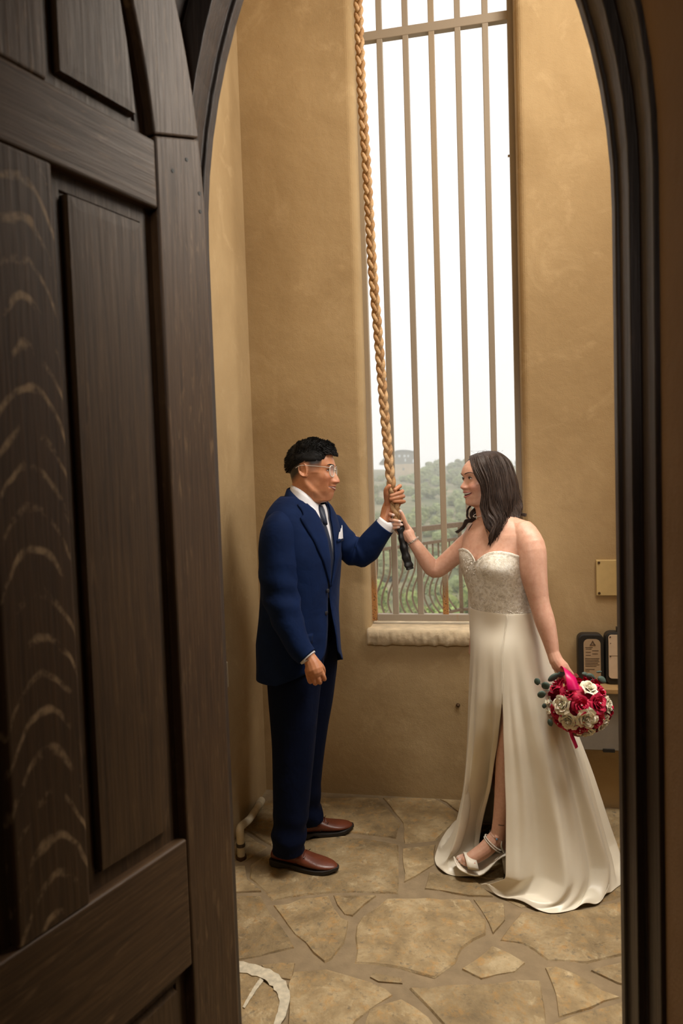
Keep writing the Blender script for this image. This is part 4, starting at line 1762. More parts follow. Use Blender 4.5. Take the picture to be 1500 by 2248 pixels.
for _ in range(260):   # fringe tips
    ph = rnd.gauss(0, .42)
    z_ = rnd.uniform(.068, .10)
    X = Vector(GH.pt(z_, ph, .014))
    p = GH.w(*X)
    d = (GH.f * 1 + GH.u * rnd.uniform(-.55, .25) + GH.l * rnd.gauss(0, .3)).normalized()
    Ln = rnd.uniform(.008, .014)
    hb.tube([p - d * .006, p + d * Ln * .6, p + d * Ln - GH.u * .003], [.0026, .0018, .0003], 5, cap=False)
hb.build('hair', M_HAIR_M, man, smooth=True)
for s_ in (-1, 1):
    eye_part(GH, s_, .030, .002, GEX, 0.0, .26, .20, man, M_SCLERA, M_IRIS, M_LASH, .0116, .0013)

sm = lambda y: 8.0 * min(abs(y), .027) ** 2
tp = lambda y, h: max(0.0, 1 - (abs(y) / h) ** 2.2)
GH.overlay('lips', M_LIP_M, man, .026, lambda y: -.0685 + sm(y), lambda y: -.0685 + sm(y) + .0072 * tp(y, .026), .0006, dome=.0014)
GH.overlay('lips', M_LIP_M, man, .025, lambda y: -.0700 + sm(y) - .0082 * tp(y, .025), lambda y: -.0700 + sm(y), .0006, dome=.0018)
GH.overlay('mouth', M_MOUTH, man, .0285, lambda y: -.0702 + sm(y) - .0004, lambda y: -.0676 + sm(y) + .0004, .0011)
GH.overlay('teeth', M_TEETH, man, .017, lambda y: -.0698 + sm(y) - .0006 * tp(y, .017), lambda y: -.0686 + sm(y) + .0004 * tp(y, .017), .0020)
for s_ in (-1, 1):
    GH.brow(man, M_HAIR_M, s_, [(.012, .0205, .0016), (.020, .0232, .0028), (.030, .0255, .0028), (.040, .0260, .0022), (.048, .0235, .0008)])
# clear spectacles
gx, gz = .1045, -.001
lens_c = lambda s_: (gx, s_ * .033, gz)


def lens_pt(s_, w_, k, dx=0):
    a, b = .0275 * k, .0225 * k
    n = 2.7
    yy = a * math.copysign(abs(math.cos(w_)) ** (2 / n), math.cos(w_))
    zz = b * math.copysign(abs(math.sin(w_)) ** (2 / n), math.sin(w_))
    return GH.w(gx + dx - .10 * (abs(s_ * .033 + yy) - .01) ** 2 / .05, s_ * .033 + yy, gz + zz)


fr_ = MB()
for s_ in (-1, 1):
    ring = [lens_pt(s_, 2 * math.pi * k / 36, 1) for k in range(37)]
    fr_.tube(ring, .0026, 8, cap=False)
fr_.tube([GH.w(gx + .002, -.008, gz + .006), GH.w(gx + .006, 0, gz + .009), GH.w(gx + .002, .008, gz + .006)], .0021, 8)
for s_ in (-1, 1):
    fr_.tube(smooth_path([GH.w(gx - .004, s_ * .060, gz + .010), GH.w(gx - .012, s_ * .0715, gz + .0135), GH.w(.05, s_ * .0775, gz + .018), GH.w(0, s_ * .0795, gz + .022), GH.w(-.022, s_ * .080, gz + .021), GH.w(-.040, s_ * .077, gz + .012)], 18), [(.0021, .0014)] * 18, 8)
gls = fr_.build('glasses', M_CLEAR, man, smooth=True)
for s_ in (-1, 1):
    mb = MB()
    mb.grid([[lens_pt(s_, 2 * math.pi * k / 36, q, .0004) for k in range(37)] for q in (.97, .6, .25, .02)])
    mb.grid([[lens_pt(s_, 2 * math.pi * k / 36, q, -.0012) for k in range(37)] for q in (.02, .25, .6, .97)])
    o = mb.build('lens', M_LENS, gls, smooth=True)

# ---- jacket
JR_ = [(1088, 657, .066, .090), (1097, 657, .076, .128), (1108, 658, .086, .158), (1120, 659, .097, .182), (1137, 660, .109, .198), (1158, 661, .121, .206), (1185, 662, .134, .209), (1225, 663, .143, .206), (1270, 662, .141, .197), (1300, 660, .139, .193),
       (1345, 658, .141, .195), (1400, 656, .147, .203), (1440, 657, .148, .204), (1475, 657, .149, .206)]
JP = [r[0] for r in JR_]


def jring(py):
    return (interp(py, JP, [r[1] for r in JR_]), interp(py, JP, [r[2] for r in JR_]), interp(py, JP, [r[3] for r in JR_]))


def jpt(py, th, off=0.0):
    """point on the jacket surface: th from the front centre, + towards his far (left) side"""
    cx, A, B = jring(py)
    c = at(cx, py, GD)
    n = 2.35
    co, si = math.cos(th), math.sin(th)
    r = (abs(co) ** n + abs(si) ** n) ** (-1 / n)
    return c + gf * ((A + off) * co * r) + gl * ((B + off) * si * r)


def fold(p, amp=.004):
    return mnoise.noise((p.x * 9, p.y * 9, p.z * 5)) * amp + mnoise.noise((p.x * 26, p.y * 26, p.z * 12)) * amp * .35


pys = list(np.linspace(1088, 1180, 18)) + list(np.linspace(1188, 1475, 40))
R_ = math.radians
edge_n = lambda py: -R_(interp(py, [1088, 1100, 1118, 1137, 1180, 1235, 1285, 1300, 1360, 1440, 1475], [60, 30, 14, 9, 5, 4, 2.5, 2.0, 4, 13, 24]))
edge_f = lambda py: R_(interp(py, [1088, 1100, 1118, 1137, 1180, 1235, 1285, 1300, 1360, 1440, 1475], [70, 45, 28, 18, 11, 6, 1, 1, 2, 5, 14]))
rows = []
for py in pys:
    a, b = edge_n(py), edge_f(py)
    row = []
    for k in range(81):
        th = lerp(a, b - 2 * math.pi, k / 80)
        p = jpt(py, th)
        o_ = (p - at(jring(py)[0], py, GD))
        o_.z = 0
        flare = 0.0
        if py > 1290 and k > 72: flare = .030 * (k - 72) / 8 * sstep(1290, 1400, py)
        if py > 1290 and k < 6: flare = .010 * (6 - k) / 6 * sstep(1290, 1400, py)
        p = p + o_.normalized() * (fold(p) * sstep(1130, 1200, py) + flare)
        # hem hangs lower at the back than at the front edges
        if k < 14 or k > 66: p.z += .055 * sstep(1400, 1475, py) * (1 - min(k, 80 - k) / 14)
        row.append(p)
    rows.append(row)
jk = MB()
jk.grid(rows)


def sleeve(mb, pts, seed, elbow):
    P = smooth_path([at(*p[:3]) for p in pts], 40)
    Rr = smooth_vals([p[3] for p in pts], 40)
    n0 = len(mb.v)
    P = [P[0] + (P[0] - P[1]).normalized() * k for k in (.034, .024, .010)] + P
    Rr = [Rr[0] * .35, Rr[0] * .72, Rr[0] * .93] + Rr
    mb.tube(P, Rr, 28, cap=False)
    m_ = len(P)
    for i in range(m_):
        for k in range(28):
            v = Vector(mb.v[n0 + i * 28 + k])
            d = (v - P[i])
            amt = mnoise.noise((v.x * 10 + seed, v.y * 10, v.z * 8)) * .0045
            amt += .0045 * math.sin(i * 1.15 + k * .35 + seed) * math.exp(-((i - elbow) / 7.0) ** 2)
            mb.v[n0 + i * 28 + k] = tuple(v + d.normalized() * amt)
    # turned-in cuff
    b = n0 + (m_ - 1) * 28
    e = P[-1]
    back = (P[-2] - P[-1]).normalized() * .05
    inner = [Vector(mb.v[b + k]) * .12 + e * .88 for k in range(28)]
    inner = [e + (Vector(mb.v[b + k]) - e) * .9 + back for k in range(28)]
    n1 = len(mb.v)
    mb.v += [tuple(v) for v in inner]
    for k in range(28):
        mb.f.append((b + k, b + (k + 1) % 28, n1 + (k + 1) % 28, n1 + k))


sleeve(jk, [(619, 1142, 2.735, .056), (612, 1172, 2.71, .074), (611, 1235, 2.695, .0765), (615, 1300, 2.68, .073), (631, 1360, 2.66, .062), (654, 1415, 2.64, .050), (675, 1442, 2.628, .0400)], 1.3, 24)
sleeve(jk, [(724, 1150, 2.985, .060), (748, 1186, 2.995, .066), (778, 1211, 2.99, .064), (800, 1211, 2.975, .060), (822, 1184, 2.955, .053), (845.5, 1155, 2.938, .0465)], 4.1, 20)
jacket = jk.build('jacket', [M_SUIT], man, smooth=True)
solidify(jacket, .003, -1)
# armhole seams, lapels, collar, pocket, buttons


for sgn, ed in ((-1, edge_n), (1, edge_f)):
    rows = []
    for py in np.linspace(1104, 1284, 34):
        a = ed(py)
        wd = R_(interp(py, [1104, 1124, 1128, 1132, 1200, 1284], [20, 24, 24, 32, 20, .6]))
        rows.append([jpt(py, a - sgn * R_(1.0) + sgn * wd * q, .0055 + .003 * math.sin(math.pi * q)) for q in (0, .12, .35, .6, .85, 1)])
    patch('lapel', rows, M_LAPEL, jacket)
# collar of the jacket round the back of the neck
rows = []
for th in np.linspace(R_(62), R_(298), 44):
    c_, s2 = math.cos(th), math.sin(th)
    up_ = Vector((-.018 + .0700 * c_, .0770 * s2, -.124 - .058 * c_))
    mid = Vector((-.019 + .0780 * c_, .0860 * s2, -.128 - .057 * c_))
    lo_ = Vector((-.020 + .088 * c_, .108 * s2, -.158 - .050 * c_))
    low2 = Vector((-.020 + .082 * c_, .102 * s2, -.166 - .050 * c_))
    rows.append([GH.w(*(up_ * .96 + Vector((0, 0, -.02)))), GH.w(*up_), GH.w(*mid), GH.w(*(mid.lerp(lo_, .5))), GH.w(*lo_), GH.w(*low2)])
patch('collar', rows, M_LAPEL, jacket)
# shirt front, collar, tie
rows = []
for py in np.linspace(1110, 1310, 26):
    rows.append([jpt(py, R_(a), -.012) for a in np.linspace(-60, 60, 25)])
shirt = patch('shirt', rows, M_SHIRT, man)
rows = []
for th in np.linspace(R_(7), R_(353), 60):
    c_, s2 = math.cos(th), math.sin(th)
    dth = min(abs(math.degrees(th) - 7), abs(353 - math.degrees(th)))
    tip = .030 * math.exp(-((dth - 16) / 17) ** 2)
    up_ = Vector((-.0195 + .0600 * c_, .0660 * s2, -.0965 - .0385 * c_ + .0165 * s2 * s2))
    lo_ = Vector((-.0200 + .069 * c_ + tip * .30, .078 * s2, -.136 - .046 * c_ - tip * .75))
    inn = Vector((-.0195 + .056 * c_, .0620 * s2, -.115 - .045 * c_))
    rows.append([GH.w(*inn), GH.w(*up_), GH.w(*up_.lerp(lo_, .3)), GH.w(*up_.lerp(lo_, .7)), GH.w(*lo_)])
patch('collar', rows, M_SHIRT, shirt, .0018)
kn = MB()
kt = GH.w(.043, 0.002, -.148)
kb = jpt(1150, 0, .004)
tdir = (kb - kt)
kn.tube([kt, kt + tdir * .18, kt + tdir * .6, kt + tdir], [(.012, .018), (.0135, .021), (.012, .016), (.009, .012)], 16, up=gf)
tie = kn.build('tie', M_TIE, man, smooth=True)
rows = []
for i, py in enumerate(np.linspace(1146, 1278, 24)):
    hw = interp(py, [1146, 1165, 1300], [.013, .018, .032])
    B = jring(py)[2]
    rows.append([jpt(py, math.asin(max(-1, min(1, hw * q / B))), -.004 + .003 * (1 - q * q)) for q in (-1, -.6, 0, .6, 1)])
patch('tie_blade', rows, M_TIE, tie)
# pocket square on his far breast
pk = MB()
pc = jpt(1184, R_(23), .007)
pu = Vector((0, 0, 1))
pr_ = (jpt(1186, R_(33), .007) - jpt(1186, R_(20), .007)).normalized()
po = pr_.cross(pu).normalized()
if po.dot(gf) < 0: po = -po
for k, (a, hgt) in enumerate(((-.012, .026), (.004, .040), (.013, .052))):
    pts = [(a - .015, -.004), (a + .012, -.004), (a + .010, hgt * .55), (a + .006, hgt), (a - .008, hgt * .5)]
    pk.prism([pc + pr_ * x_ + pu * z_ + po * (.003 + .002 * k) for x_, z_ in pts], (0, 0, 0), po * .0025)
o = pk.build('pocket_square', M_SHIRT, man)
fix_normals(o)
patch('breast_pocket', [[pc + pr_ * x_ + pu * z_ + po * .005 for x_ in (-.045, 0, .045)] for z_ in (-.016, -.002)], M_LAPEL, jacket, .003)
for py in (1291, 1338):
    p = jpt(py, edge_n(py) - R_(4), .004)
    n_ = (p - at(jring(py)[0], py, GD))
    n_.z = 0
    n_.normalize()
    MB().tube([p, p + n_ * .003, p + n_ * .0045], [.009, .009, .006], 14).build('button', M_BUTTON, jacket)
# hip pocket flap
rows = []
for py in np.linspace(1372, 1392, 4):
    rows.append([jpt(py, R_(a), .0065) for a in np.linspace(-66, -30, 10)])
patch('pocket_flap', rows, M_SUIT, jacket)


def ring_cuff(mb, c, d, r0, r1, ln):
    d = d.normalized()
    mb.tube([c - d * .03, c + d * ln * .5, c + d * ln, c + d * ln], [r0, r0, r1, r1 * .85], 24, cap=False)


mb = MB()
ring_cuff(mb, at(675, 1442, 2.628), at(683, 1452, 2.62) - at(664, 1430, 2.632), .036, .0355, .0065)
mb.build('cuff', M_SHIRT, shirt, smooth=True)
mb = MB()
ring_cuff(mb, at(845.5, 1155, 2.938), at(848.5, 1150, 2.94) - at(836, 1168, 2.944), .0425, .041, .022)
mb.build('cuff', M_SHIRT, shirt, smooth=True)

# ---- trousers
tr = MB()
legN = [(650, 1400, 2.80, (.12, .12)), (648, 1450, 2.785, (.118, .11)), (646, 1520, 2.775, (.103, .100)), (645, 1640, 2.765, (.086, .088)), (640, 1740, 2.758, (.076, .080)), (634, 1835, 2.755, (.069, .074)), (634, 1870, 2.757, (.070, .074))]
legF = [(685, 1400, 2.92, (.115, .12)), (688, 1450, 2.94, (.108, .11)), (684, 1520, 2.955, (.094, .095)), (675, 1640, 2.985, (.079, .083)), (670, 1740, 3.01, (.070, .076)), (676, 1785, 3.025, (.068, .074)), (678, 1800, 3.03, (.069, .074))]
for leg in (legN, legF):
    P = smooth_path([at(*p[:3]) for p in leg], 30)
    ra = smooth_vals([p[3][0] for p in leg], 30)
    rb = smooth_vals([p[3][1] for p in leg], 30)
    tr.tube(P, list(zip(ra, rb)), 26, up=CRH)
tr.ball(at(662, 1415, 2.87), 1, 24, 16, (.125, .135, .12))
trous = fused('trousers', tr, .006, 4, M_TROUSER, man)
W = coords(trous)
disp = np.array([mnoise.noise((p[0] * 8, p[1] * 8, p[2] * 4)) * .007 + .006 * math.sin(p[2] * 62 + 5 * mnoise.noise((p[0] * 7, p[1] * 7, p[2] * 3))) * max(0, 1 - abs(p[2] - .14) / .12) for p in W], np.float32)
nv = np.empty(len(W) * 3, np.float32)
trous.data.vertices.foreach_get('normal', nv)
set_coords(trous, W + nv.reshape(-1, 3) * disp[:, None])


# ---- shoes
def shoe(heel, toe, name='shoe'):
    heel, toe = Vector(heel), Vector(toe)
    heel.z = toe.z = 0
    ax = (toe - heel).normalized()
    sd = Vector((0, 0, 1)).cross(ax)
    L_ = (toe - heel).length
    prof_ = [(0.0, .020, .030, .055), (.03, .031, .026, .066), (.15, .036, .022, .078), (.30, .036, .018, .088), (.42, .038, .016, .078), (.55, .044, .014, .060), (.70, .047, .013, .048), (.82, .043, .013, .042), (.91, .033, .014, .037), (.97, .019, .016, .031), (1.0, .006, .019, .024)]
    rows = []
    for t_, w_, zb, zt_ in prof_:
        c = heel + ax * (L_ * t_)
        row = []
        for k in range(20):
            a = 2 * math.pi * k / 20
            n = 2.4
            cc, ss = math.cos(a), math.sin(a)
            zc2 = (zb + zt_) / 2 if ss > 0 else (zb + zt_) / 2
            row.append(c + sd * (w_ * math.copysign(abs(cc) ** (2 / n), cc) * (1 if ss < .2 else 1 - .28 * ss)) + Vector((0, 0, (zb + zt_) / 2 + (zt_ - zb) / 2 * math.copysign(abs(ss) ** (2 / n), ss))))
        rows.append(row)
    mb = MB()
    mb.grid(rows, closed=True)
    mb.f.append(tuple(range(19, -1, -1)))
    mb.f.append(tuple((len(rows) - 1) * 20 + k for k in range(20)))
    o = mb.build(name, M_SHOE, man, smooth=True)
    fix_normals(o)
    subsurf(o, 2)
    # sole with welt and stacked heel
    out = []
    for t_, w_, zb, zt_ in prof_:
        out.append((t_, w_ + .0022))
    loop = [heel + ax * (L_ * t_ + (.004 if t_ == 1 else (-.004 if t_ == 0 else 0))) + sd * w_ for t_, w_ in out] + [heel + ax * (L_ * t_ + (.004 if t_ == 1 else (-.004 if t_ == 0 else 0))) - sd * w_ for t_, w_ in out[::-1]]
    mb = MB()
    n = len(loop)
    spring = lambda p: .010 * sstep(.80, 1.0, ((p - heel).dot(ax)) / L_)
    arch_ = lambda p: 0.0
    bot = []
    for p in loop:
        t_ = (p - heel).dot(ax) / L_
        bot.append(p + Vector((0, 0, .001 + spring(p) + .012 * sstep(.24, .27, t_) * (1 - sstep(.27, .5, t_)))))
    topl = [p + Vector((0, 0, .0165 + spring(p) * .8 + .010 * (1 - sstep(.2, .45, (p - heel).dot(ax) / L_)))) for p in loop]
    mb.v = [tuple(p) for p in bot + topl]
    mb.f = [tuple(range(n - 1, -1, -1)), tuple(range(n, 2 * n))] + [(i, (i + 1) % n, n + (i + 1) % n, n + i) for i in range(n)]
    s2 = mb.build('sole', M_SOLE, o)
    fix_normals(s2)
    bevel(s2, .002, 2)
    mb = MB()
    for t_ in (.43, .475, .52):
        c = heel + ax * (L_ * t_)
        zt_ = interp(t_, [.30, .42, .55, .70], [.088, .078, .060, .048]) + .004
        mb.tube(smooth_path([c + sd * .024 + Vector((0, 0, zt_ - .010)), c + Vector((0, 0, zt_ + .002)), c - sd * .024 + Vector((0, 0, zt_ - .010))], 9), .0022, 6)
    c = heel + ax * (L_ * .42)
    for sg in (-1, 1):
        mb.tube(smooth_path([c + Vector((0, 0, .086)), c + sd * sg * .018 + ax * .004 + Vector((0, 0, .096)), c + sd * sg * .026 + ax * .012 + Vector((0, 0, .080)), c + ax * .004 + Vector((0, 0, .086))], 12), .0018, 6)
    mb.build('laces', M_SHOE, o)
    # seam of the vamp
    mb = MB()
    for sg in (-1, 1):
        pts = []
        for q in np.linspace(0, 1, 10):
            t_ = lerp(.40, .56, q)
            w_ = interp(t_, [p[0] for p in prof_], [p[1] for p in prof_])
            hgt = lerp(.030, .062, q ** 1.5)
            pts.append(heel + ax * (L_ * t_) + sd * sg * (w_ * (1.02 - .35 * q)) + Vector((0, 0, hgt)))
        mb.tube(pts, .0013, 5)
    mb.build('seam', M_SOLE, o)
    return o


shoe(on_z(598, 1893), on_z(742, 1914))
fh = on_z(648, 1838)
shoe(fh, on_z(775, 1819))
# ================================================================== THE WOMAN
bb = on_z(1120, 1905, 0)
woman = empty('person', (bb.x, bb.y, 0), label='woman in white strapless gown with long dark hair holding a bouquet', cat='person')
BD = 2.77
BS = math.radians(40)
bf = (-CRH * math.cos(BS) - DH * math.sin(BS))
bl = Vector((0, 0, 1)).cross(bf)
wps = math.radians(17)
KW = BD / 1500 / 7.5
BH = Head(at(980 + 622 / 7.5, 970 + 680 / 7.5, BD + .02), -CR * math.cos(wps) - FWD * math.sin(wps), CU)


def wp(cx, cy):
    return ((622 - cx) * KW, (680 - cy) * KW)


P_ = lambda *q: [(wp(a, b)[1], wp(a, b)[0]) for a, b in q]
prof = P_((600, 205), (430, 255), (340, 320), (290, 380), (262, 430), (246, 480), (240, 530), (250, 565), (262, 600), (262, 618), (248, 650), (222, 690), (198, 725), (186, 745), (190, 764), (212, 780), (252, 790), (262, 802), (256, 818), (251, 828), (266, 846), (285, 862), (283, 885), (272, 905), (269, 915), (280, 932), (290, 952), (287, 975), (285, 1000), (292, 1022), (312, 1042), (345, 1053)) + [(wp(0, 1062)[1], .052), (wp(0, 1085)[1], .038), (wp(0, 1120)[1], .032), (wp(0, 1300)[1], .018)]
base = P_((600, 205), (430, 255), (340, 320), (292, 380), (266, 430), (252, 480), (254, 530), (276, 570), (288, 610), (290, 660), (290, 720), (290, 770), (292, 810), (304, 850), (312, 890), (318, 930), (322, 970), (325, 1010), (345, 1040), (372, 1053)) + [(wp(0, 1062)[1], .050), (wp(0, 1085)[1], .036), (wp(0, 1120)[1], .031), (wp(0, 1300)[1], .018)]
zt = wp(0, 205)[1]
back_ = [(zt, -.012), (zt - .010, -.045), (zt - .03, -.07), (.06, -.089), (.03, -.092), (0, -.088), (-.02, -.080), (-.045, -.066), (-.07, -.058), (-.10, -.056), (-.155, -.066)]
width = [(zt, .018), (zt - .008, .040), (zt - .02, .052), (.08, .062), (.05, .069), (.02, .0705), (0, .069), (-.03, .0655), (-.055, .060), (-.075, .053), (-.09, .049), (-.105, .048), (-.155, .052)]
taper = [(.12, .1), (.05, .16), (.0, .17), (-.03, .17), (-.06, .30), (-.08, .46), (-.092, .5), (-.105, .2), (-.155, .1)]
sig = [(.12, .05), (.045, .04), (.035, .022), (.018, .0078), (0, .0085), (-.012, .0115), (-.0175, .0140), (-.023, .0150), (-.029, .013), (-.036, .021), (-.05, .024), (-.06, .02), (-.07, .02), (-.085, .020), (-.095, .03)]
BH.jaw = ((-.004, -.040), (.058, -.086))
bumps = [(-.0045, .0280, .017, .013, .009), (.003, .029, .035, .019, .007), (.0095, .039, -.019, .017, .016), (.0052, .0145, -.0215, .0052, .0058), (-.004, .030, -.040, .0055, .014)]
BH.smile = 5.0
BH.setup(prof, base, back_, width, taper, sig, bumps)
wb = MB()
BH.loft(wb)
for s_ in (-1, 1):
    BH.ear(wb, s_, y=.066, h=.027, wd=.0155, z0=.006)
    BEX = BH.surf_x(.0270, .0175) - .0104 + .0055
    wb.ball(BH.w(BEX, s_ * .0270, .0175), .0118, 14, 10)
TR_ = [(1128, 1092, .040, .060), (1142, 1094, .058, .105), (1156, 1094, .072, .140), (1172, 1092, .086, .155), (1195, 1090, .097, .152), (1220, 1087, .104, .146), (1245, 1089, .106, .140), (1275, 1094, .100, .132), (1305, 1100, .092, .124), (1332, 1103, .092, .124), (1360, 1106, .100, .134), (1400, 1110, .112, .152), (1440, 1113, .118, .165)]
TP = [r[0] for r in TR_]


def wring(py):
    return tuple(interp(py, TP, [r[i] for r in TR_]) for i in (1, 2, 3))


def wpt(py, th, off=0.0, bust=1.0):
    """point on the torso: th from the front centre, + towards her near (left) side"""
    cx, A, B = wring(py)
    c = at(cx, py, BD)
    n = 2.25
    co, si = math.cos(th), math.sin(th)
    r = (abs(co) ** n + abs(si) ** n) ** (-1 / n)
    e = 0.0
    if co > 0:
        for s_ in (-1, 1):
            e += .040 * bust * math.exp(-((th - s_ * math.radians(33)) / math.radians(24)) ** 2 - ((py - 1240) / (30 if py < 1240 else 21)) ** 2)
    return c + bf * ((A + off + e) * co * r) + bl * ((B + off + e * .5) * si * r)


rows = []
for py in np.linspace(1128, 1440, 60):
    rows.append([wpt(py, 2 * math.pi * k / 64) for k in range(64)])
n0 = len(wb.v)
wb.grid(rows, closed=True)
wb.f.append(tuple(n0 + k for k in range(63, -1, -1)))
wb.f.append(tuple(n0 + 59 * 64 + k for k in range(64)))
wb.tube([BH.w(-.012, 0, -.08), BH.w(-.018, 0, -.13), at(1094, 1150, BD)], [(.046, .049), (.047, .052), (.058, .085)], 20, up=bf)
# near arm hanging to the bouquet
nsh = at(1160, 1180, 2.655)
nw = at(1214, 1432, 2.575)
wb.capsule(smooth_path([at(1150, 1172, 2.68), at(1166, 1205, 2.645), at(1172, 1260, 2.63), at(1184, 1320, 2.615), at(1197, 1365, 2.60), at(1208, 1405, 2.585), nw], 22),
           smooth_vals([.054, .0565, .051, .0385, .0375, .0295, .0235], 22), 40)
wb.capsule([at(1150, 1172, 2.68), at(1120, 1160, 2.73)], [.052, .05], 14)
# far arm raised to the rope
wb.capsule(smooth_path([at(1050, 1178, 2.86), at(1024, 1197, 2.885), at(990, 1226, 2.91), at(957, 1251, 2.925), at(938, 1233, 2.925), at(920, 1207, 2.92), at(905, 1187, 2.92)], 24),
           smooth_vals([.050, .0455, .0405, .0365, .0345, .0285, .0235], 24), 36)
wb.capsule([at(1050, 1178, 2.86), at(1085, 1162, 2.79)], [.046, .045], 14)
# far hand round the lower rope: fingers from the left, thumb up the right side
wb.capsule([at(905, 1187, 2.92), at(896, 1172, 2.93), at(886, 1160, 2.950)], [.0225, .026, .0245], 14)
wb.capsule([at(899, 1172, 2.93), at(888, 1156, 2.945), at(878, 1140, 2.958)], [.0235, .0215, .014], 12)
wb.capsule([at(894, 1180, 2.93), at(880, 1168, 2.945), at(870, 1160, 2.955)], [.0200, .0175, .012], 12)


def wfing(pts, r0, r1):
    P = smooth_path([at(*p) for p in pts], 9)
    wb.capsule(P, [lerp(r0, r1, i / 8) for i in range(9)], 10)
    return P


RDP = 2.925
ff = [[(876, 1133, 2.958), (857, 1128, 2.945), (856.5, 1128.5, 2.912), (864, 1131, 2.897)],
      [(872, 1143, 2.960), (857.5, 1141, 2.945), (860, 1141.5, 2.908), (878, 1145, 2.893)],
      [(870, 1152, 2.958), (858.5, 1150.5, 2.945), (862, 1151, 2.909), (882, 1152, 2.894)],
      [(870, 1160, 2.955), (860, 1159.5, 2.944), (863, 1159.5, 2.912), (876, 1157.5, 2.898)]]
tips = []
for q, (a, b) in zip(ff, ((.0082, .0066), (.0085, .0068), (.0082, .0066), (.0074, .0060))):
    tips.append(wfing(q, a, b))
tips.append(wfing([(896, 1166, 2.925), (890, 1148, 2.912), (884, 1131, 2.905), (879, 1122, 2.902)], .0112, .0072))
# near hand round the bouquet handle
wb.capsule([nw, at(1221, 1450, 2.565), at(1231, 1464, 2.555)], [.0235, .0260, .0250], 14)
wb.capsule([at(1224, 1448, 2.562), at(1240, 1462, 2.552), at(1248, 1474, 2.548)], [.018, .015, .012], 12)
wb.capsule([at(1216, 1446, 2.57), at(1222, 1464, 2.56), at(1230, 1472, 2.555)], [.018, .017, .014], 12)
for q in ([(1248, 1470, 2.548), (1257, 1482, 2.552), (1252, 1490, 2.578), (1243, 1486, 2.590)], [(1242, 1474, 2.545), (1249, 1488, 2.548), (1244, 1496, 2.575), (1236, 1490, 2.590)],
          [(1234, 1475, 2.548), (1240, 1490, 2.550), (1236, 1497, 2.575), (1229, 1490, 2.590)], [(1226, 1473, 2.552), (1230, 1487, 2.553), (1228, 1494, 2.576), (1222, 1487, 2.590)],
          [(1218, 1450, 2.585), (1224, 1470, 2.598), (1234, 1482, 2.604)]):
    wfing(q, .0086, .0068)
# legs
wb.capsule(smooth_path([at(1126, 1420, 2.72), at(1123, 1520, 2.69), at(1121, 1620, 2.67), at(1116, 1720, 2.68), at(1102, 1800, 2.685), at(1094, 1842, 2.69)], 26), smooth_vals([.085, .074, .056, .051, .035, .0315], 26), 30)
wb.capsule(smooth_path([at(1090, 1420, 2.82), at(1092, 1520, 2.83), at(1096, 1610, 2.83), at(1108, 1720, 2.84), at(1112, 1800, 2.84)], 22), smooth_vals([.088, .076, .056, .050, .036], 22), 16)
# her front foot in the sandal: heel raised
wb.capsule(smooth_path([at(1093, 1838, 2.69), at(1078, 1853, 2.685), at(1060, 1869, 2.68), at(1036, 1884, 2.675), at(1024, 1890, 2.672)], 14), smooth_vals([.033, .0315, .029, .0255, .020], 14), 16)
wb.capsule([at(1098, 1838, 2.70), at(1106, 1850, 2.71), at(1108, 1858, 2.71)], [.031, .029, .025], 14)
wb.capsule([at(1088, 1840, 2.69), at(1091, 1838, 2.666)], [.02, .011], 10)
toe_tips = []
for (a, b, dd, r) in (((1030, 1879), (1007, 1883), .035, .0095), ((1032, 1886), (1010, 1889), .018, .0085), ((1034, 1890), (1015, 1893.5), .004, .0082), ((1038, 1893), (1021, 1897), -.012, .0078), ((1042, 1896), (1028, 1900), -.028, .0072)):
    P = [at(a[0], a[1], 2.672 + dd), at((a[0] + b[0]) / 2, (a[1] + b[1]) / 2 - 2, 2.672 + dd), at(b[0], b[1], 2.672 + dd)]
    wb.capsule(P, [r * 1.15, r, r * .95], 10)
    toe_tips.append((P[2], r))
wbody = fused('body', wb, .0022, 3, M_SKIN_W, woman)
W = coords(wbody)
L = BH.loc(W)
x, y, z = L[:, 0], L[:, 1], L[:, 2]
ay = np.abs(y)
col = np.tile(np.array([.74, .43, .305]), (len(W), 1))
hd = (z > -.12) & (z < .14)
fr = hd * np.clip((x - .028) / .03, 0, 1)
blend(.40 * G2(ay - .040, .022) * G2(z + .017, .02) * fr, (.58, .17, .12))
blend(.35 * G2(ay, .018) * G2(z + .018, .010) * fr, (.54, .19, .13))
# pale finger and toe nails
for P in tips:
    t_ = np.array(P[-1])
    dd = np.linalg.norm(W - t_, axis=1)
    nearer = ((W - t_) @ np.array(-FWD)) > .000
    blend(.85 * (dd < .0082) * nearer, (.74, .60, .56))
for p, r in toe_tips:
    t_ = np.array(p + Vector((0, 0, .004)))
    dd = np.linalg.norm(W - t_, axis=1)
    blend(.8 * (dd < r * .85), (.75, .60, .55))
dd = np.linalg.norm(W - np.array(at(1101, 1812, 2.648)), axis=1)
blend(.8 * (np.abs((W - np.array(at(1101, 1812, 2.65))) @ np.array(CU)) < .0022) * (dd < .013), (.05, .035, .035))
tint(wbody, col)
for s_ in (-1, 1):
    eye_part(BH, s_, .0270, .0172, BEX, 0.0, .33, .26, woman, M_SCLERA, M_IRIS, M_LASH, .0124, .0017)
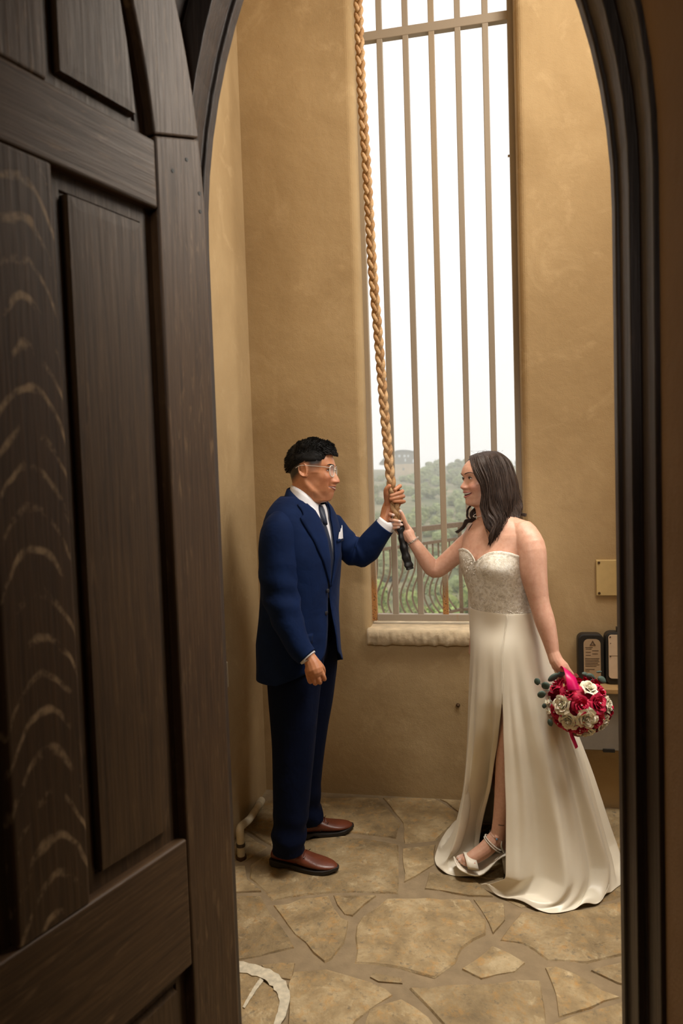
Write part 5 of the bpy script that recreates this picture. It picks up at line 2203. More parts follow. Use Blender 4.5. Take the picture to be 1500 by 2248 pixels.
# open smile
M_BROW = plain('soft_brown_brow', (.085, .045, .032, 1), .8)
tp = lambda y, h: max(0.0, 1 - (abs(y) / h) ** 2.4)
up_e = lambda y: -.0412 + 1.5 * y * y
lo_e = lambda y: up_e(y) - .0112 * tp(y, .0295)
BH.overlay('mouth', M_MOUTH, woman, .0290, lo_e, up_e, .0006, m=7)
BH.overlay('teeth', M_TEETH, woman, .0255, lambda y: up_e(y) - .0062 * tp(y, .027), lambda y: up_e(y) + .0002, .0014, m=4)
BH.overlay('lips', M_LIP_W, woman, .0305, up_e, lambda y: up_e(y) + .0066 * tp(y, .031), .0008, dome=.0018)
BH.overlay('lips', M_LIP_W, woman, .0290, lambda y: lo_e(y) - .0074 * tp(y, .030), lo_e, .0008, dome=.0022)
for s_ in (-1, 1):
    BH.brow(woman, M_BROW, s_, [(.012, .0340, .0012), (.020, .0370, .0019), (.030, .0400, .0018), (.040, .0405, .0013), (.048, .0372, .0005)])

# ---- hair: cap and long waves
hb = MB()
HC = lambda cx, cy, dd: at(980 + cx / 7.5, 970 + cy / 7.5, BD + .02 + dd)
rows = []
NPH, NT_ = 80, 18
for i in range(NT_ + 1):
    tt = i / NT_
    row = []
    for k in range(NPH):
        ph = 2 * math.pi * k / NPH
        ac = math.degrees(math.acos(max(-1, min(1, math.cos(ph)))))
        zb = interp(ac, [0, 22, 40, 58, 75, 95, 180], [.094, .091, .078, .052, .012, -.04, -.085])
        zz = lerp(zb, zt, tt ** .8)
        th = interp(ac, [0, 40, 70, 110, 180], [.003, .004, .006, .010, .014]) * (.2 + .8 * sstep(0, .25, tt))
        X = Vector(BH.pt(zz, ph, 0))
        d = (X - Vector((-.002, 0, .02))).normalized()
        row.append(BH.w(*(X + d * th)))
    rows.append(row)
hb.grid(rows, closed=True)
hb.f.append(tuple(NT_ * NPH + k for k in range(NPH)))
near = [
    [(392, 242, .0), (400, 300, -.030), (418, 420, -.052), (472, 560, -.070), (552, 700, -.084), (560, 880, -.084), (580, 1060, -.087), (640, 1230, -.100), (655, 1420, -.120), (715, 1590, -.120), (695, 1730, -.110)],
    [(500, 200, .0), (520, 262, -.044), (560, 400, -.068), (640, 600, -.090), (680, 850, -.100), (695, 1100, -.102), (755, 1300, -.120), (755, 1500, -.127), (765, 1750, -.114)],
    [(640, 172, .0), (680, 245, -.048), (740, 380, -.074), (800, 600, -.095), (820, 850, -.102), (840, 1100, -.106), (880, 1300, -.118), (850, 1500, -.120), (850, 1738, -.107)],
    [(760, 163, .004), (840, 235, -.040), (910, 360, -.064), (960, 600, -.082), (975, 850, -.092), (985, 1100, -.094), (1020, 1280, -.094), (965, 1480, -.107), (945, 1690, -.100)],
    [(830, 165, .015), (930, 230, -.012), (1020, 370, -.030), (1085, 600, -.045), (1118, 850, -.050), (1128, 1050, -.055), (1115, 1200, -.065), (1060, 1380, -.088), (1000, 1610, -.095)],
    [(870, 180, .04), (980, 250, .034), (1075, 380, .025), (1146, 600, .014), (1190, 850, .004), (1210, 1020, -.006), (1195, 1120, -.014), (1150, 1220, -.024), (1105, 1330, -.044)],
    [(850, 175, .07), (960, 250, .078), (1040, 380, .085), (1125, 600, .08), (1175, 850, .065), (1195, 1000, .06), (1180, 1130, .05), (1130, 1230, .04)],
]
rnd = random.Random(11)


def lock(path, r, seed, wav=1.0, n=26, flat=.6):
    P = smooth_path(path, n)
    for i in range(n):
        q = i / (n - 1)
        amp = .0075 * wav * sstep(.35, .8, q)
        P[i] = P[i] + CRH * (amp * math.sin(q * 13 + seed)) + DH * (amp * .6 * math.cos(q * 11 + seed * 1.7))
    R_ = [(r * interp(i / (n - 1), [0, .15, .7, 1], [.6, 1, .9, .08]), r * flat * interp(i / (n - 1), [0, .15, .7, 1], [.6, 1, .9, .08])) for i in range(n)]
    hb.tube(P, R_, 7, cap=True)


gn = [smooth_path([HC(*p) for p in g], 16) for g in near]


def guide(u):
    u = max(0, min(len(gn) - 1.0001, u))
    k = int(u)
    f = u - k
    return [gn[k][i].lerp(gn[k + 1][i], f) for i in range(16)]


NU, NTT = 300, 56
gfull = [[smooth_path(g, NTT) for g in gn]][0]
for lay, (push, cut0) in enumerate(((0.0, .93), (.010, .97))):
    rows = []
    for iu in range(NU + 1):
        u = (len(gn) - 1.0001) * iu / NU
        k = int(u)
        f = u - k
        f = f * f * (3 - 2 * f) * .5 + f * .5
        te = cut0 + .07 * mnoise.noise((u * 6.0, lay * 9, 1)) + .04 * mnoise.noise((u * 23.0, lay * 9, 5))
        row = []
        for it in range(NTT):
            t_ = it / (NTT - 1) * min(1, te) * (NTT - 1)
            i0 = min(int(t_), NTT - 2)
            p = gfull[k][i0].lerp(gfull[k][i0 + 1], t_ - i0).lerp(gfull[k + 1][i0].lerp(gfull[k + 1][i0 + 1], t_ - i0), f)
            q = it / (NTT - 1)
            out = (p - BH.w(-.01, 0, .01))
            out.z *= .3
            out = out.normalized() if u < 5 else (-FWD * -1 + CR).normalized()
            amp = sstep(0, .15, q)
            d_ = .0050 * mnoise.noise((u * 5.0, q * 2.2, 2 + lay)) + .0034 * mnoise.noise((u * 14.0, q * 2.6, 7 + lay)) + .0016 * mnoise.noise((u * 42.0, q * 3.0, 3))
            wv = .0125 * sstep(.30, .85, q) * math.sin(q * 15 + u * 1.9 + 1.5 * mnoise.noise((u * 2.2, 0, 0)))
            row.append(p + out * (d_ * amp * 1.3 - push + .004) + CRH * wv + Vector((0, 0, 0)))
        rows.append(row)
    hb.grid(rows)
for j in range(150):
    u = rnd.uniform(0, len(gn) - 1.001)
    g = guide(u)
    off = rnd.uniform(-.0075, -.003)
    g = [p + DH * off * (1 if i > 1 else .2) + CRH * rnd.gauss(0, .0012) for i, p in enumerate(g[:rnd.randint(14, 16)])]
    lock(g, rnd.uniform(.0006, .0016), u * 1.9, 1.15, n=30, flat=1)
# flicks at the back and the locks falling on the far side
for j in range(9):
    o_ = rnd.gauss(0, 8)
    lock([HC(1150 + o_, 800, .02), HC(1190 + o_, 960, .012), HC(1200 + o_, 1100, .006), HC(1235 + o_ * .6, 1185 + rnd.gauss(0, 8), 0), HC(1290, 1205 + rnd.gauss(0, 10), -.004), HC(1325 + rnd.gauss(0, 6), 1205 + rnd.gauss(0, 14), -.004)], .0045, rnd.random(), .2, 20)
for j in range(10):
    o_ = rnd.gauss(0, 9)
    lock([HC(1100 + o_, 1000, -.05), HC(1200 + o_, 1130, -.05), HC(1195 + o_, 1230, -.055), HC(1100 + o_, 1330, -.075), HC(1060 + o_, 1420, -.09), HC(1000 + o_, 1590, -.098)], .004, rnd.random() * 3, .6, 22)
for j in range(22):
    o_ = rnd.gauss(0, 14)
    lock([HC(560 + o_, 900, .055), HC(520 + o_, 1050, .05), HC(415 + o_, 1170, .045), HC(440 + o_, 1260, .04), HC(500 + o_, 1300, .035), HC(440 + o_, 1380, .02), HC(400 + o_ * 2, 1470, .015), HC(370 + o_, 1540, .012)], .0045, rnd.random() * 2, .4, 24)
for j in range(18):
    o_ = rnd.gauss(0, 10)
    lock([HC(540 + o_, 1000, .06), HC(480 + o_, 1200, .05), HC(420 + o_, 1290 + o_, .045), HC(330 + o_, 1310 + o_, .04), HC(285 + o_ * .5, 1400 + o_, .035), HC(220, 1460 + o_, .03), HC(150 + o_, 1500 + o_, .03)], .0038, rnd.random() * 2, .3, 24)
for j in range(10):
    o_ = rnd.gauss(0, 10)
    lock([HC(470 + o_, 980, .09), HC(360 + o_, 1100, .085), HC(345 + o_, 1200, .085), HC(380 + o_, 1290, .08)], .004, rnd.random() * 2, .4, 18)
for j in range(26):   # back of the head on the far side
    u = rnd.random()
    lock([HC(700 + 150 * u, 180, .02), HC(560 + 420 * u, 360, .085), HC(560 + 520 * u, 600, .10), HC(580 + 560 * u, 850, .09), HC(600 + 520 * u, 1080, .07), HC(640 + 380 * u, 1300, .05)], .009, rnd.random() * 5, .5, 22)
whair = hb.build('hair', M_HAIR_W, woman, smooth=True)
# fly-away strands
fw_ = MB()
for j in range(10):
    a = HC(rnd.uniform(450, 900), rnd.uniform(165, 200), 0)
    fw_.tube(smooth_path([a, a + Vector((rnd.uniform(-.02, .02), 0, .008)), a + Vector((rnd.uniform(-.035, .035), 0, .006))], 7), .00035, 4)
fw_.build('stray_hair', M_HAIR_W, whair)

# ---- gown
def satin():
    t = NT('ivory_satin')
    v = t.coords()
    nz = t.noise(v, 5, 3)
    c = t.ramp(nz, [(.3, srgb(238, 226, 204)), (.7, srgb(246, 237, 218))])
    t.p.inputs['Sheen Weight'].default_value = .15
    t.p.inputs['Anisotropic'].default_value = .4
    t.p.inputs['Specular IOR Level'].default_value = .6
    return t.out(c, .36, t.bump(t.noise(v, 500, 2), .05, .001))


def lace():
    t = NT('beaded_lace')
    v = t.coords()
    vo = t.n('ShaderNodeTexVoronoi')
    vo.inputs['Scale'].default_value = 300
    t.l(v, vo.inputs['Vector'])
    ds = t.noise(v, 38, 5, .7, 1.5)
    fl = t.noise(v, 17, 4, .6, 2.2)
    c = t.ramp(ds, [(.35, srgb(196, 184, 164)), (.6, srgb(244, 236, 220))])
    c = t.mix(t.ramp(fl, [(.47, (0, 0, 0, 1)), (.5, (.8, .8, .8, 1)), (.53, (0, 0, 0, 1))]), c, srgb(252, 248, 240))
    rg = t.ramp(vo.outputs['Distance'], [(.12, (.12, .12, .12, 1)), (.3, (.6, .6, .6, 1))])
    n1 = t.bump(fl, .45, .005)
    n2 = t.bump(vo.outputs['Distance'], .35, .0015, n1)
    return t.out(c, rg, n2)


M_SATIN = satin()
M_LACE = lace()
gown = woman
# bodice
rows = []
NB = 72
for j in range(31):
    row = []
    for k in range(NB):
        th = 2 * math.pi * k / NB
        deg = (math.degrees(th) + 180) % 360 - 180
        top = interp(abs(deg), [0, 5, 12, 22, 34, 50, 70, 95, 130, 180], [1226, 1220, 1210, 1203, 1201, 1205, 1214, 1226, 1240, 1246])
        bot = 1344 + 6 * math.cos(th) ** 2 * (math.cos(th) > 0)
        py = lerp(top, bot, j / 30)
        row.append(wpt(py, th, .0065 + (.004 if j == 0 else 0)))
    rows.append(row)
mb = MB()
mb.grid(rows, closed=True)
bod = mb.build('bodice', M_LACE, gown, smooth=True)
solidify(bod, .004, -1)
# boning seams and the beaded waist band
mb = MB()
for deg in (-38, -14, 14, 38, 62, 88):
    mb.tube([wpt(py, math.radians(deg * interp(py, [1250, 1340], [1, .72])), .0075) for py in np.linspace(1276, 1340, 14)], .0016, 6)
mb.build('boning', M_SATIN, bod, smooth=True)
mb = MB()
rnd = random.Random(21)
for k in range(240):
    th = rnd.uniform(-1.7, 1.9)
    py = 1328 + rnd.gauss(0, 4.0) + 8 * math.cos(th)
    mb.ball(wpt(py, th, .0095), rnd.uniform(.0016, .0034), 6, 4)
for k in range(200):
    th = math.radians(rnd.uniform(-20, 80))
    py = interp(math.degrees(th), [-20, -5, 0, 12, 34, 70, 80], [1208, 1222, 1228, 1212, 1204, 1217, 1222]) + 2 + abs(rnd.gauss(0, 14))
    mb.ball(wpt(py, th, .0085), rnd.uniform(.0012, .0024), 6, 4)
mb.build('beading', M_PEARL, bod, smooth=True, kind='stuff')

# skirt: closed outline rings blended from waist to floor, split at the near thigh
hem = [on_z(px, py, .004) for px, py in ((1054, 1941), (1075, 1955), (1095, 1967), (1120, 1975), (1150, 1985), (1178, 1996), (1205, 2004), (1232, 2003), (1260, 1997), (1290, 1989), (1312, 1984), (1322, 1976), (1335, 1965), (1352, 1950), (1373, 1931))]
hemfar = [on_z(1366, 1902, .004), on_z(1330, 1868, .004), on_z(1270, 1840, .004), on_z(1200, 1822, .004), on_z(1120, 1810, .004), on_z(1050, 1804, .004), on_z(1008, 1806, .004), on_z(985, 1818, .004), on_z(968, 1845, .004), on_z(957, 1872, .004), on_z(955, 1890, .004), on_z(965, 1908, .004), on_z(990, 1921, .004), on_z(1025, 1924, .004), on_z(1052, 1921, .004), on_z(1078, 1910, .004)]
NSK = 161


def resamp(pts, n):
    pts = [Vector(p) for p in pts]
    d = [0]
    for a, b in zip(pts[:-1], pts[1:]): d.append(d[-1] + (b - a).length)
    out = []
    for i in range(n):
        s_ = d[-1] * i / (n - 1)
        k = max(0, min(len(pts) - 2, int(np.searchsorted(d, s_)) - 1))
        out.append(pts[k].lerp(pts[k + 1], (s_ - d[k]) / max(1e-9, d[k + 1] - d[k])))
    return out


hemline = resamp(smooth_path(hem + hemfar, 240), NSK)
# (py, left px, right px, half depth, slit right-edge px, slit left-edge px)
SKR = [(1338, 1041, 1166, .110, 1103, 1103), (1360, 1039, 1175, .125, 1103, 1103), (1400, 1036, 1190, .145, 1103, 1103), (1450, 1034, 1206, .155, 1103, 1103), (1500, 1032, 1222, .165, 1103, 1103), (1552, 1030, 1240, .175, 1103, 1102.5),
       (1600, 1029, 1256, .19, 1104, 1098), (1660, 1027, 1277, .205, 1107, 1091), (1720, 1023, 1296, .225, 1109, 1082), (1775, 1015, 1312, .24, 1111, 1076), (1820, 1004, 1325, .255, 1111, 1066), (1850, 992, 1334, .265, 1110, 1060)]
SP = [r[0] for r in SKR]


def sk(py, i):
    return interp(py, SP, [r[i] for r in SKR])


SLY = [1517, 1562, 1620, 1676, 1727, 1769, 1850]
SLR = [1103, 1104, 1107, 1109, 1111, 1111, 1110]
SLL = [1102.6, 1098, 1091, 1082, 1076, 1064, 1050]


def ring_sk(py):
    Lx, Rx, dep, sr, sl = (sk(py, i) for i in (1, 2, 3, 4, 5))
    dc = BD - .01
    c = at((Lx + Rx) / 2, py, dc)
    a = (Rx - Lx) / 2 * dc / F
    cxp = (Lx + Rx) / 2
    sr, sl = interp(py, SLY, SLR), interp(py, SLY, SLL)

    def plain_pt(w_, left=False):
        n = 2.15
        cc, ss = math.cos(w_), math.sin(w_)
        r = (abs(cc) ** n + abs(ss) ** n) ** (-1 / n)
        r_s = 1.0
        if ss < 0:
            wv = w_ % (2 * math.pi)
            r_s = lerp(1, interp(py, [1517, 1590, 1660, 1740, 1800], [1, .80, .46, .14, -.04]), sstep(math.pi, math.pi + .5, wv)) if left else 1.0
        return c + CRH * (a * cc * r) + DH * (dep * ss * r * r_s)

    def find(px, lo, hi, left=False):
        best = None
        for k in range(181):
            w_ = lerp(lo, hi, k / 180)
            v = plain_pt(w_, left) - CAMP
            e = abs(CX + F * v.dot(CR) / v.dot(FWD) - px)
            if best is None or e < best[0]: best = (e, w_)
        return best[1]
    out = []
    a0 = find(sr, -math.pi * .80, -.35)
    a1 = find(sl, 2 * math.pi - math.pi * .80, 2 * math.pi - .35, True) if py > 1517 else a0 + 2 * math.pi
    for i in range(NSK):
        u = i / (NSK - 1)
        w_ = lerp(a0, a1, u)
        n = 2.15
        cc, ss = math.cos(w_), math.sin(w_)
        r = (abs(cc) ** n + abs(ss) ** n) ** (-1 / n)
        r_s = 1.0
        if u > .5 and ss < 0:
            r_s = lerp(1, interp(py, [1517, 1590, 1660, 1740, 1800], [1, .80, .46, .14, -.04]), sstep(math.pi, math.pi + .5, w_))
        amp = .024 * sstep(1380, 1720, py)
        fo = amp * (1.0 * (1 - 2 * abs(math.sin(w_ * 4.5 + .5 * math.sin(py * .005))) ** .8) * .55 + math.sin(w_ * 9 + .6 * math.sin(py * .004)) * .6 + math.sin(w_ * 17 + 1.3) * .35 + math.sin(w_ * 5.3 + 2) * .55 + math.sin(w_ * 29 + .7 + py * .006) * .18)
        if u < .02 or u > .98: fo *= .3
        p = c + CRH * (a * cc * r + fo * cc) + DH * (dep * ss * r * r_s + fo * ss)
        bq_ = 1 - sstep(1348, 1420, py)
        if bq_ > 0:
            v_ = CRH * cc + DH * ss
            tp_ = wpt(py, math.atan2(v_.dot(bl), v_.dot(bf)), .013)
            p = p.lerp(tp_, bq_)
        out.append(p)
    return out


rows = []
pyr = [1334, 1345, 1360, 1380, 1400, 1430, 1460, 1490, 1517, 1535, 1555, 1580, 1610, 1640, 1670, 1700, 1730, 1760, 1790, 1820, 1850]
for py in pyr:
    rows.append(ring_sk(py))
last, prev = rows[-1], rows[-2]
NE = 22
for e in range(1, NE + 1):
    t_ = e / NE
    row = []
    for i in range(NSK):
        p0, h = last[i], hemline[i]
        sl_ = (last[i] - prev[i])
        k = p0.z / max(.02, -sl_.z)
        # falls along its own slope, then turns out along the floor
        mid = p0 + sl_ * k * .78
        mid.z = max(.012, p0.z * .16)
        mid = mid.lerp(Vector((h.x, h.y, mid.z)), .25 + .5 * max(0, 1 - i / 16))
        p = p0 * (1 - t_) ** 2 + mid * 2 * t_ * (1 - t_) + h * t_ ** 2
        rip = math.sin(i * .50 + 1.4 * math.sin(i * .17)) * .016 * sstep(.45, .9, t_) + math.sin(i * .23) * .010 * sstep(.6, 1, t_)
        if i > 132: rip *= .25
        p = Vector((p.x, p.y, max(.0045, p.z + max(0, rip) * (1 - .45 * sstep(.9, 1, t_)))))
        row.append(p)
    rows.append(row)
mb = MB()
mb.grid(rows)
skirt = mb.build('skirt', M_SATIN, gown, smooth=True)
solidify(skirt, .0025, 1)
subsurf(skirt, 1)
# seam running down from the waist to the slit
mb = MB()
mb.tube([rows[i][0] + (-DH) * .0035 for i in range(0, 9)], .0016, 6)
mb.build('seam', M_SATIN, skirt, smooth=True)

# ---- sandal, anklets, bracelet, necklace
M_SANDAL = plain('white_sandal', srgb(240, 230, 212), .4, var=.03)
sand = empty('sandal', BASE[woman.name])
sand.parent = woman
sand.location = (0, 0, 0)
BASE[sand.name] = BASE[woman.name]
sc_ = [(998, 1886, .012, .018), (1004, 1896, .006, .034), (1020, 1903, .004, .043), (1040, 1908, .004, .045), (1056, 1906, .004, .040), (1072, 1895, .006, .034), (1088, 1880, .008, .030), (1102, 1871, .010, .030), (1116, 1868, .012, .026)]
rows = []
Pc = smooth_path([at(a, b, 2.675 + c) for a, b, c, d in sc_], 26)
Wd = smooth_vals([d for a, b, c, d in sc_], 26)
rows = [[p + DH * w_ * q for q in (-1, -.6, 0, .6, 1)] for p, w_ in zip(Pc, Wd)]
patch('sole', rows, M_SANDAL, sand, .0055)
rows = []
for q in np.linspace(0, 1, 14):
    a = math.pi * q
    c0 = at(1030, 1897, 2.675).lerp(at(1044, 1901, 2.672), 0)
    row = []
    for s_ in (-1, -.3, .3, 1):
        c = at(1035 + 12 * s_, 1896.5 + 2 * s_, 2.674)
        row.append(c + DH * (-.042 * math.cos(a)) + Vector((0, 0, .001 + .034 * math.sin(a) ** .8)) + CRH * (-.006 * math.sin(a)))
    rows.append(row)
patch('toe_strap', rows, M_SANDAL, sand, .003)
mb = MB()
mb.tube(smooth_path([at(1107, 1872, 2.67), at(1101, 1858, 2.655), at(1104, 1845, 2.665), at(1112, 1838, 2.69), at(1112, 1845, 2.73), at(1110, 1868, 2.73)], 20), [(.0014, .0046)] * 20, 8)
mb.build('ankle_strap', M_SANDAL, sand, smooth=True)
hp_ = at(1112, 1873, 2.69)
mb = MB()
mb.tube([hp_, Vector((hp_.x, hp_.y, .03)), Vector((hp_.x, hp_.y, .001))], [.022, .014, .012], 14)
mb.build('heel', M_SANDAL, sand, smooth=True)


def loop_on_leg(c, nrm, r0, n, sag=0):
    nrm = nrm.normalized()
    a = nrm.orthogonal().normalized()
    b = nrm.cross(a)
    return [c + a * (r0 * math.cos(2 * math.pi * k / n)) + b * (r0 * math.sin(2 * math.pi * k / n)) for k in range(n)]


ax = (at(1097, 1790, 2.685) - at(1082, 1850, 2.687)).normalized()
ank = empty('anklet', BASE[woman.name])
ank.parent = woman
ank.location = (0, 0, 0)
BASE[ank.name] = BASE[woman.name]
tiltax = (ax + CRH * .55).normalized()
for k_, c in enumerate((at(1083, 1849, 2.687), at(1081, 1853.5, 2.687))):
    mb = MB()
    for p in loop_on_leg(c, tiltax, .0385, 48):
        mb.ball(p, .0028, 8, 6)
    mb.build('pearl_string', M_PEARL, ank, smooth=True)
M_CHAIN = plain('silver_chain', srgb(206, 200, 190), .3, .9)
M_BLUE = plain('blue_gem', (.10, .30, .55, 1), .1)
lp = loop_on_leg(at(1093, 1835, 2.688), (ax + CRH * .25).normalized(), .0345, 40)
mb = MB()
mb.tube(lp + [lp[0]], .0006, 5, cap=False)
mb.build('chain', M_CHAIN, ank)
q = min(lp, key=lambda p: (p - CAMP).length)
MB().ball(q - DH * .001 + Vector((0, 0, -.003)), .0034, 10, 7).build('gem', M_BLUE, ank, smooth=True)
br_c, br_n = at(906.5, 1187, 2.92), at(920, 1207, 2.92) - at(900, 1178, 2.92)
lp = loop_on_leg(br_c, br_n, .0265, 22)
mb = MB()
for i in range(22):
    a, b = lp[i], lp[(i + 1) % 22]
    m_ = (a + b) / 2
    t_ = (b - a).normalized()
    o_ = (m_ - br_c).normalized() if i % 2 else br_n.normalized()
    ring = [m_ + t_ * (.0058 * math.cos(2 * math.pi * k / 10)) + o_ * (.0040 * math.sin(2 * math.pi * k / 10)) for k in range(11)]
    mb.tube(ring, .0012, 5, cap=False)
mb.build('bracelet', M_CHAIN, woman, smooth=True)
lp = []
for k in range(60):
    th = 2 * math.pi * k / 60
    lp.append(BH.w(-.012 + .053 * math.cos(th), .056 * math.sin(th), -.118 - .020 * math.cos(th)))
mb = MB()
for p in lp: mb.ball(p, .0019, 6, 5)
mb.build('necklace', M_PEARL, woman, smooth=True)
# ================================================================== ROPE
M_ROPE = plain('manila_rope', srgb(192, 156, 114), .85, var=.22, scale=90, bump=.5, bscale=260)
M_ROPE2 = plain('manila_rope_worn', srgb(174, 134, 92), .85, var=.25, scale=90, bump=.5, bscale=260)
M_TAPE = plain('black_tape', (.018, .018, .020, 1), .42, var=.2, scale=40, bump=.4, bscale=50)
rp = [(782, -420), (784, -160), (786.8, 0), (794, 196), (803.2, 336), (811.5, 476), (818, 588), (830, 730), (845.0, 912), (849.7, 963), (854.9, 1026), (861, 1075), (867.5, 1110), (874, 1136), (880, 1154)]
RPD = 2.93
pth = smooth_path([at(a, b, RPD) for a, b in rp], 420)
bot = pth[-1]
rope = empty('bell_rope', tuple(at(900, 1251, RPD)), label='braided tan bell rope with a black taped end, held by the couple', cat='rope')
# arc length
d = [0]
for a, b in zip(pth[:-1], pth[1:]): d.append(d[-1] + (b - a).length)
PER = .138
mats = [M_ROPE, M_ROPE2, M_ROPE]
for k in range(3):
    P, rr = [], []
    n = 620
    for i in range(n):
        s_ = d[-1] * i / (n - 1)
        j = max(0, min(len(pth) - 2, int(np.searchsorted(d, s_)) - 1))
        c = pth[j].lerp(pth[j + 1], (s_ - d[j]) / max(1e-9, d[j + 1] - d[j]))
        w_ = 2 * math.pi * (s_ / PER + k / 3)
        P.append(c + CRH * (.0118 * math.sin(w_)) + DH * (.0085 * math.sin(2 * w_)))
        rr.append((.0098, .0092))
    mb = MB()
    mb.tube(P, rr, 9)
    mb.build('strand', mats[k], rope, smooth=True)
tp = smooth_path([at(876, 1147, RPD), at(881, 1162, RPD), at(884, 1185, RPD + .002), at(890, 1212, RPD), at(896, 1236, RPD), at(899.5, 1250, RPD)], 44)
mb = MB()
n0 = len(mb.v)
mb.tube(tp, [.0175 + .0016 * math.sin(i * .9) for i in range(42)] + [.0172, .0155], 18, twist=.06)
for i in range(len(mb.v)):
    v = Vector(mb.v[i])
    c = tp[i // 18]
    a = (i % 18) / 18 * 2 * math.pi
    mb.v[i] = tuple(c + (v - c) * (1 + .12 * math.sin(3 * a + (i // 18) * .42) + .06 * mnoise.noise(v * 60)))
mb.build('tape_end', M_TAPE, rope, smooth=True)

# ================================================================== BOUQUET
BQD = 2.50
bq = empty('bouquet', tuple(at(1262, 1548, BQD)), label='round bouquet of magenta and white roses hanging from the woman\'s near hand', cat='bouquet')
M_RED = plain('magenta_rose', srgb(196, 14, 66), .65, var=.18, scale=40)
M_WHITE = plain('white_rose', srgb(252, 238, 212), .65, var=.05, scale=40)
for m_ in (M_RED, M_WHITE):
    m_.node_tree.nodes['Principled BSDF'].inputs['Subsurface Weight'].default_value = .15
    m_.node_tree.nodes['Principled BSDF'].inputs['Subsurface Scale'].default_value = .006
M_EUC = plain('eucalyptus_leaf', srgb(70, 88, 78), .6, var=.15, scale=30)
M_RIB = plain('pink_satin_ribbon', srgb(226, 12, 104), .35, var=.06)


def rose_mesh(mat, seed):
    r = random.Random(seed)
    mb = MB()
    rings = [(3, .006, .012, .021, .12), (4, .011, .016, .022, .25), (5, .018, .021, .021, .42), (6, .025, .025, .017, .70)]
    for nP, rad, wid, hgt, opn in rings:
        ph0 = r.uniform(0, 6)
        for k in range(nP):
            ph = ph0 + 2 * math.pi * k / nP + r.uniform(-.12, .12)
            span = 2 * math.pi / nP * .92
            rows = []
            for j in range(6):
                q = j / 5
                row = []
                for i in range(9):
                    u = (i / 8 - .5) * 2
                    a = ph + u * span * (.55 + .45 * math.sin(math.pi * min(1, q * .9 + .1)))
                    rr = rad * (.55 + .45 * q) + opn * .012 * q ** 2.2 + .0024 * u
                    zz = -.012 + (hgt + .010) * q - .011 * abs(u) ** 3.2 * q - opn * .010 * q ** 4
                    if j == 5:
                        rr += .0035 * opn + r.uniform(-.0008, .0008)
                        zz -= .002 * opn
                    row.append((rr * math.cos(a), rr * math.sin(a), zz + r.uniform(-.0004, .0004)))
                rows.append(row)
            mb.grid(rows)
    mb.ball((0, 0, -.008), .014, 12, 8)
    mb.tube([(0.002, 0, .006), (-.001, .001, .012), (0, 0, .0145)], [.007, .0055, .002], 9)
    me = bpy.data.meshes.new('rose')
    me.from_pydata(mb.v, [], mb.f)
    me.materials.append(mat)
    me.polygons.foreach_set('use_smooth', [True] * len(me.polygons))
    me.update()
    return me


reds = [rose_mesh(M_RED, s) for s in (1, 2, 3)]
whites = [rose_mesh(M_WHITE, s) for s in (4, 5, 6)]
prl = MB().ball((0, 0, 0), .0028, 10, 7)
pm_ = bpy.data.meshes.new('pearl')
pm_.from_pydata(prl.v, [], prl.f)
pm_.materials.append(M_PEARL)
pm_.polygons.foreach_set('use_smooth', [True] * len(pm_.polygons))
Q = lambda cx, cy: (1150 + cx / 6.522, 1440 + cy / 6.522)
ctr = at(1271, 1548, BQD + .03)
RX = .118
RED = [(540, 440), (700, 600), (970, 580), (955, 850), (700, 965), (1090, 440), (1250, 760), (375, 760), (440, 930), (560, 1010), (1010, 1060)]
WHT = [(870, 370), (440, 630), (535, 860), (775, 790), (1165, 640), (1085, 920), (820, 1055)]
PXM = BQD / F
items = [(p, 'r') for p in RED] + [(p, 'w') for p in WHT]
# and the hidden far half of the ball
for k in range(12):
    a = 2.4 * k
    z_ = .1 + .75 * k / 11
    items.append((Vector((math.cos(a) * math.sqrt(1 - z_ ** 2), math.sin(a) * math.sqrt(1 - z_ ** 2), z_)), 'r' if k % 2 else 'w'))
rnd = random.Random(9)
dupes = {}
for p, t_ in items:
    if isinstance(p, Vector):
        nrm = CR * p.x + CU * p.y + FWD * p.z
        pos = ctr + nrm * RX * .86
        s_ = 1.0
    else:
        px, py = Q(*p)
        e = at(px, py, BQD + .03) - ctr
        ex, ey = e.dot(CR) / (RX * 1.0), e.dot(CU) / (RX * .92)
        rr = min(.97, math.hypot(ex, ey))
        nrm = (CR * ex + CU * ey - FWD * math.sqrt(1 - rr * rr)).normalized()
        pos = ctr + (CR * e.dot(CR) + CU * e.dot(CU)) * .97 - FWD * (math.sqrt(1 - rr * rr) * RX * .86)
        pos = pos - nrm * (.009 if t_ == 'w' else .013)
        s_ = rnd.uniform(.92, 1.06) * (1.0 if rr < .8 else .88)
    me = rnd.choice(reds if t_ == 'r' else whites)
    o = bpy.data.objects.new('rose', me)
    C.objects.link(o)
    o.parent = bq
    o.rotation_mode = 'QUATERNION'
    o.rotation_quaternion = nrm.to_track_quat('Z', 'Y')
    o.location = pos - BASE[bq.name]
    o.scale = (s_ * (1.06 if t_ == 'w' else 1.02),) * 3
    pr_ = bpy.data.objects.new('pearl', pm_)
    C.objects.link(pr_)
    pr_.parent = o
    pr_.location = (0, 0, .0155)
mb = MB()
mb.ball(ctr, RX * .62, 24, 16)
mb.build('foam_core', M_RED, bq, smooth=True)
# stems in the hand
hnd = at(1238, 1478, 2.575)
mb = MB()
dr_ = (hnd - ctr)
mb.tube([ctr + dr_ * .4, hnd, hnd + dr_.normalized() * .05], [.016, .0125, .0135], 12)
mb.build('handle', M_RIB, bq, smooth=True)


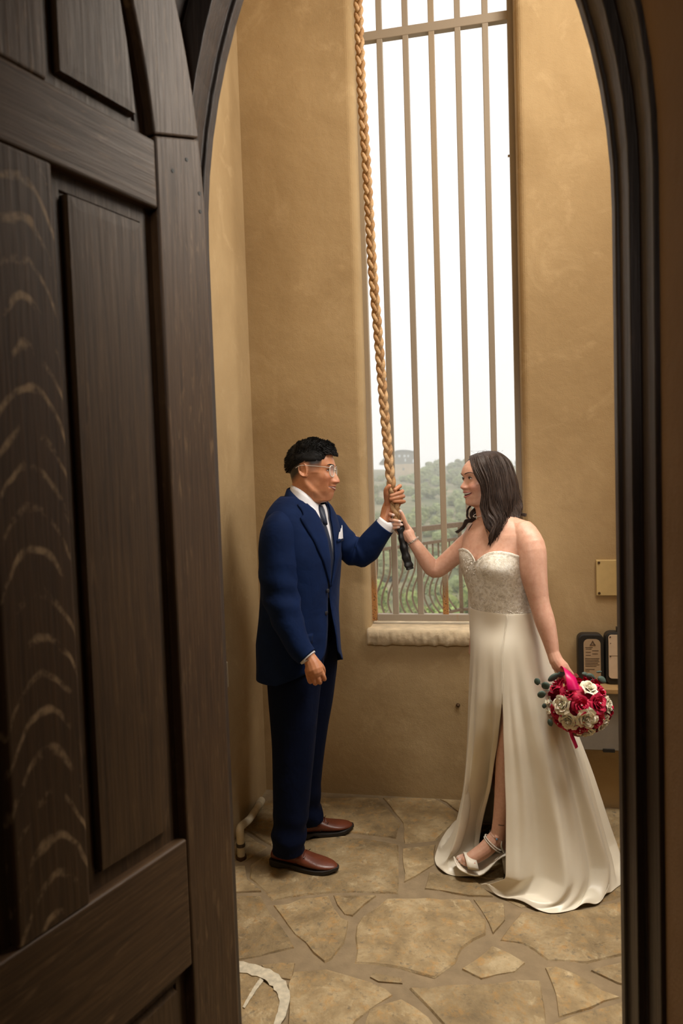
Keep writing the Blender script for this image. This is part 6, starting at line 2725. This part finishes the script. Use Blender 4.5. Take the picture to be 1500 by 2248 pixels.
def leaf(cx, cy, ln, wd, ang, dd, seed):
    px, py = Q(cx, cy)
    c = at(px, py, BQD + dd)
    a = math.radians(ang)
    ax_ = CR * math.cos(a) + CU * math.sin(a)
    sd = -CR * math.sin(a) + CU * math.cos(a)
    r = random.Random(seed)
    tl = r.uniform(-.4, .4)
    rows = []
    for i in range(9):
        q = i / 8
        w_ = wd * math.sin(math.pi * min(1, q * .96 + .02)) ** .55
        rows.append([c + ax_ * (ln * (q - .5)) + sd * (w_ * u) + FWD * (tl * w_ * u + .004 * u * u + .006 * (q - .5) ** 2) for u in (-1, -.5, 0, .5, 1)])
    return patch('leaf', rows, M_EUC, bq, .0008)


for i, q in enumerate(((200, 370, .026, .0105, 100, .01), (262, 555, .031, .0145, 10, -.01), (320, 430, .030, .014, 125, .0), (430, 310, .046, .013, 35, .03), (540, 265, .034, .012, 20, .035),
                       (960, 300, .034, .0125, 160, .04), (1125, 345, .034, .0125, -28, .02), (385, 960, .028, .009, -70, .0), (880, 265, .022, .008, 170, .05), (1085, 232, .020, .004, 8, .04), (300, 720, .018, .008, 80, .02))):
    leaf(*q, seed=i)
# stalks joining the outer leaves to the ball
mb = MB()
for (ax_, ay_), (bx_, by_) in (((235, 400), (470, 430)), ((300, 500), (420, 520)), ((390, 900), (470, 860)), ((990, 330), (900, 420)), ((1040, 300), (980, 400))):
    mb.tube(smooth_path([at(*Q(ax_, ay_), BQD + .012), at(*Q((ax_ + bx_) / 2, (ay_ + by_) / 2 - 12), BQD + .012), at(*Q(bx_, by_), BQD + .02)], 8), .0012, 6)
mb.build('stalk', M_EUC, bq)
# ribbon: loop over the hand and a tail below
rib = [((530, 190), (575, 215), .055), ((520, 165), (600, 215), .03), ((538, 142), (640, 205), .002), ((572, 180), (705, 262), -.052), ((600, 290), (750, 320), -.082), ((618, 400), (780, 425), -.095), ((632, 500), (803, 490), -.098)]
rows = []
A = smooth_path([at(*Q(*a), BQD + dd) for a, b, dd in rib], 24)
B = smooth_path([at(*Q(*b), BQD + dd + .006) for a, b, dd in rib], 24)
patch('ribbon', [[a, a.lerp(b, .5) - FWD * .002, b] for a, b in zip(A, B)], M_RIB, bq, .0008)
tl = [((640, 1060), (700, 1080), .02), ((665, 1150), (718, 1140), .025), ((700, 1230), (748, 1215), .022), ((742, 1330), (780, 1300), .025)]
A = smooth_path([at(*Q(*a), BQD + dd) for a, b, dd in tl], 12)
B = smooth_path([at(*Q(*b), BQD + dd + .004) for a, b, dd in tl], 12)
patch('ribbon', [[a, a.lerp(b, .5) - FWD * .002, b] for a, b in zip(A, B)], M_RIB, bq, .0008)
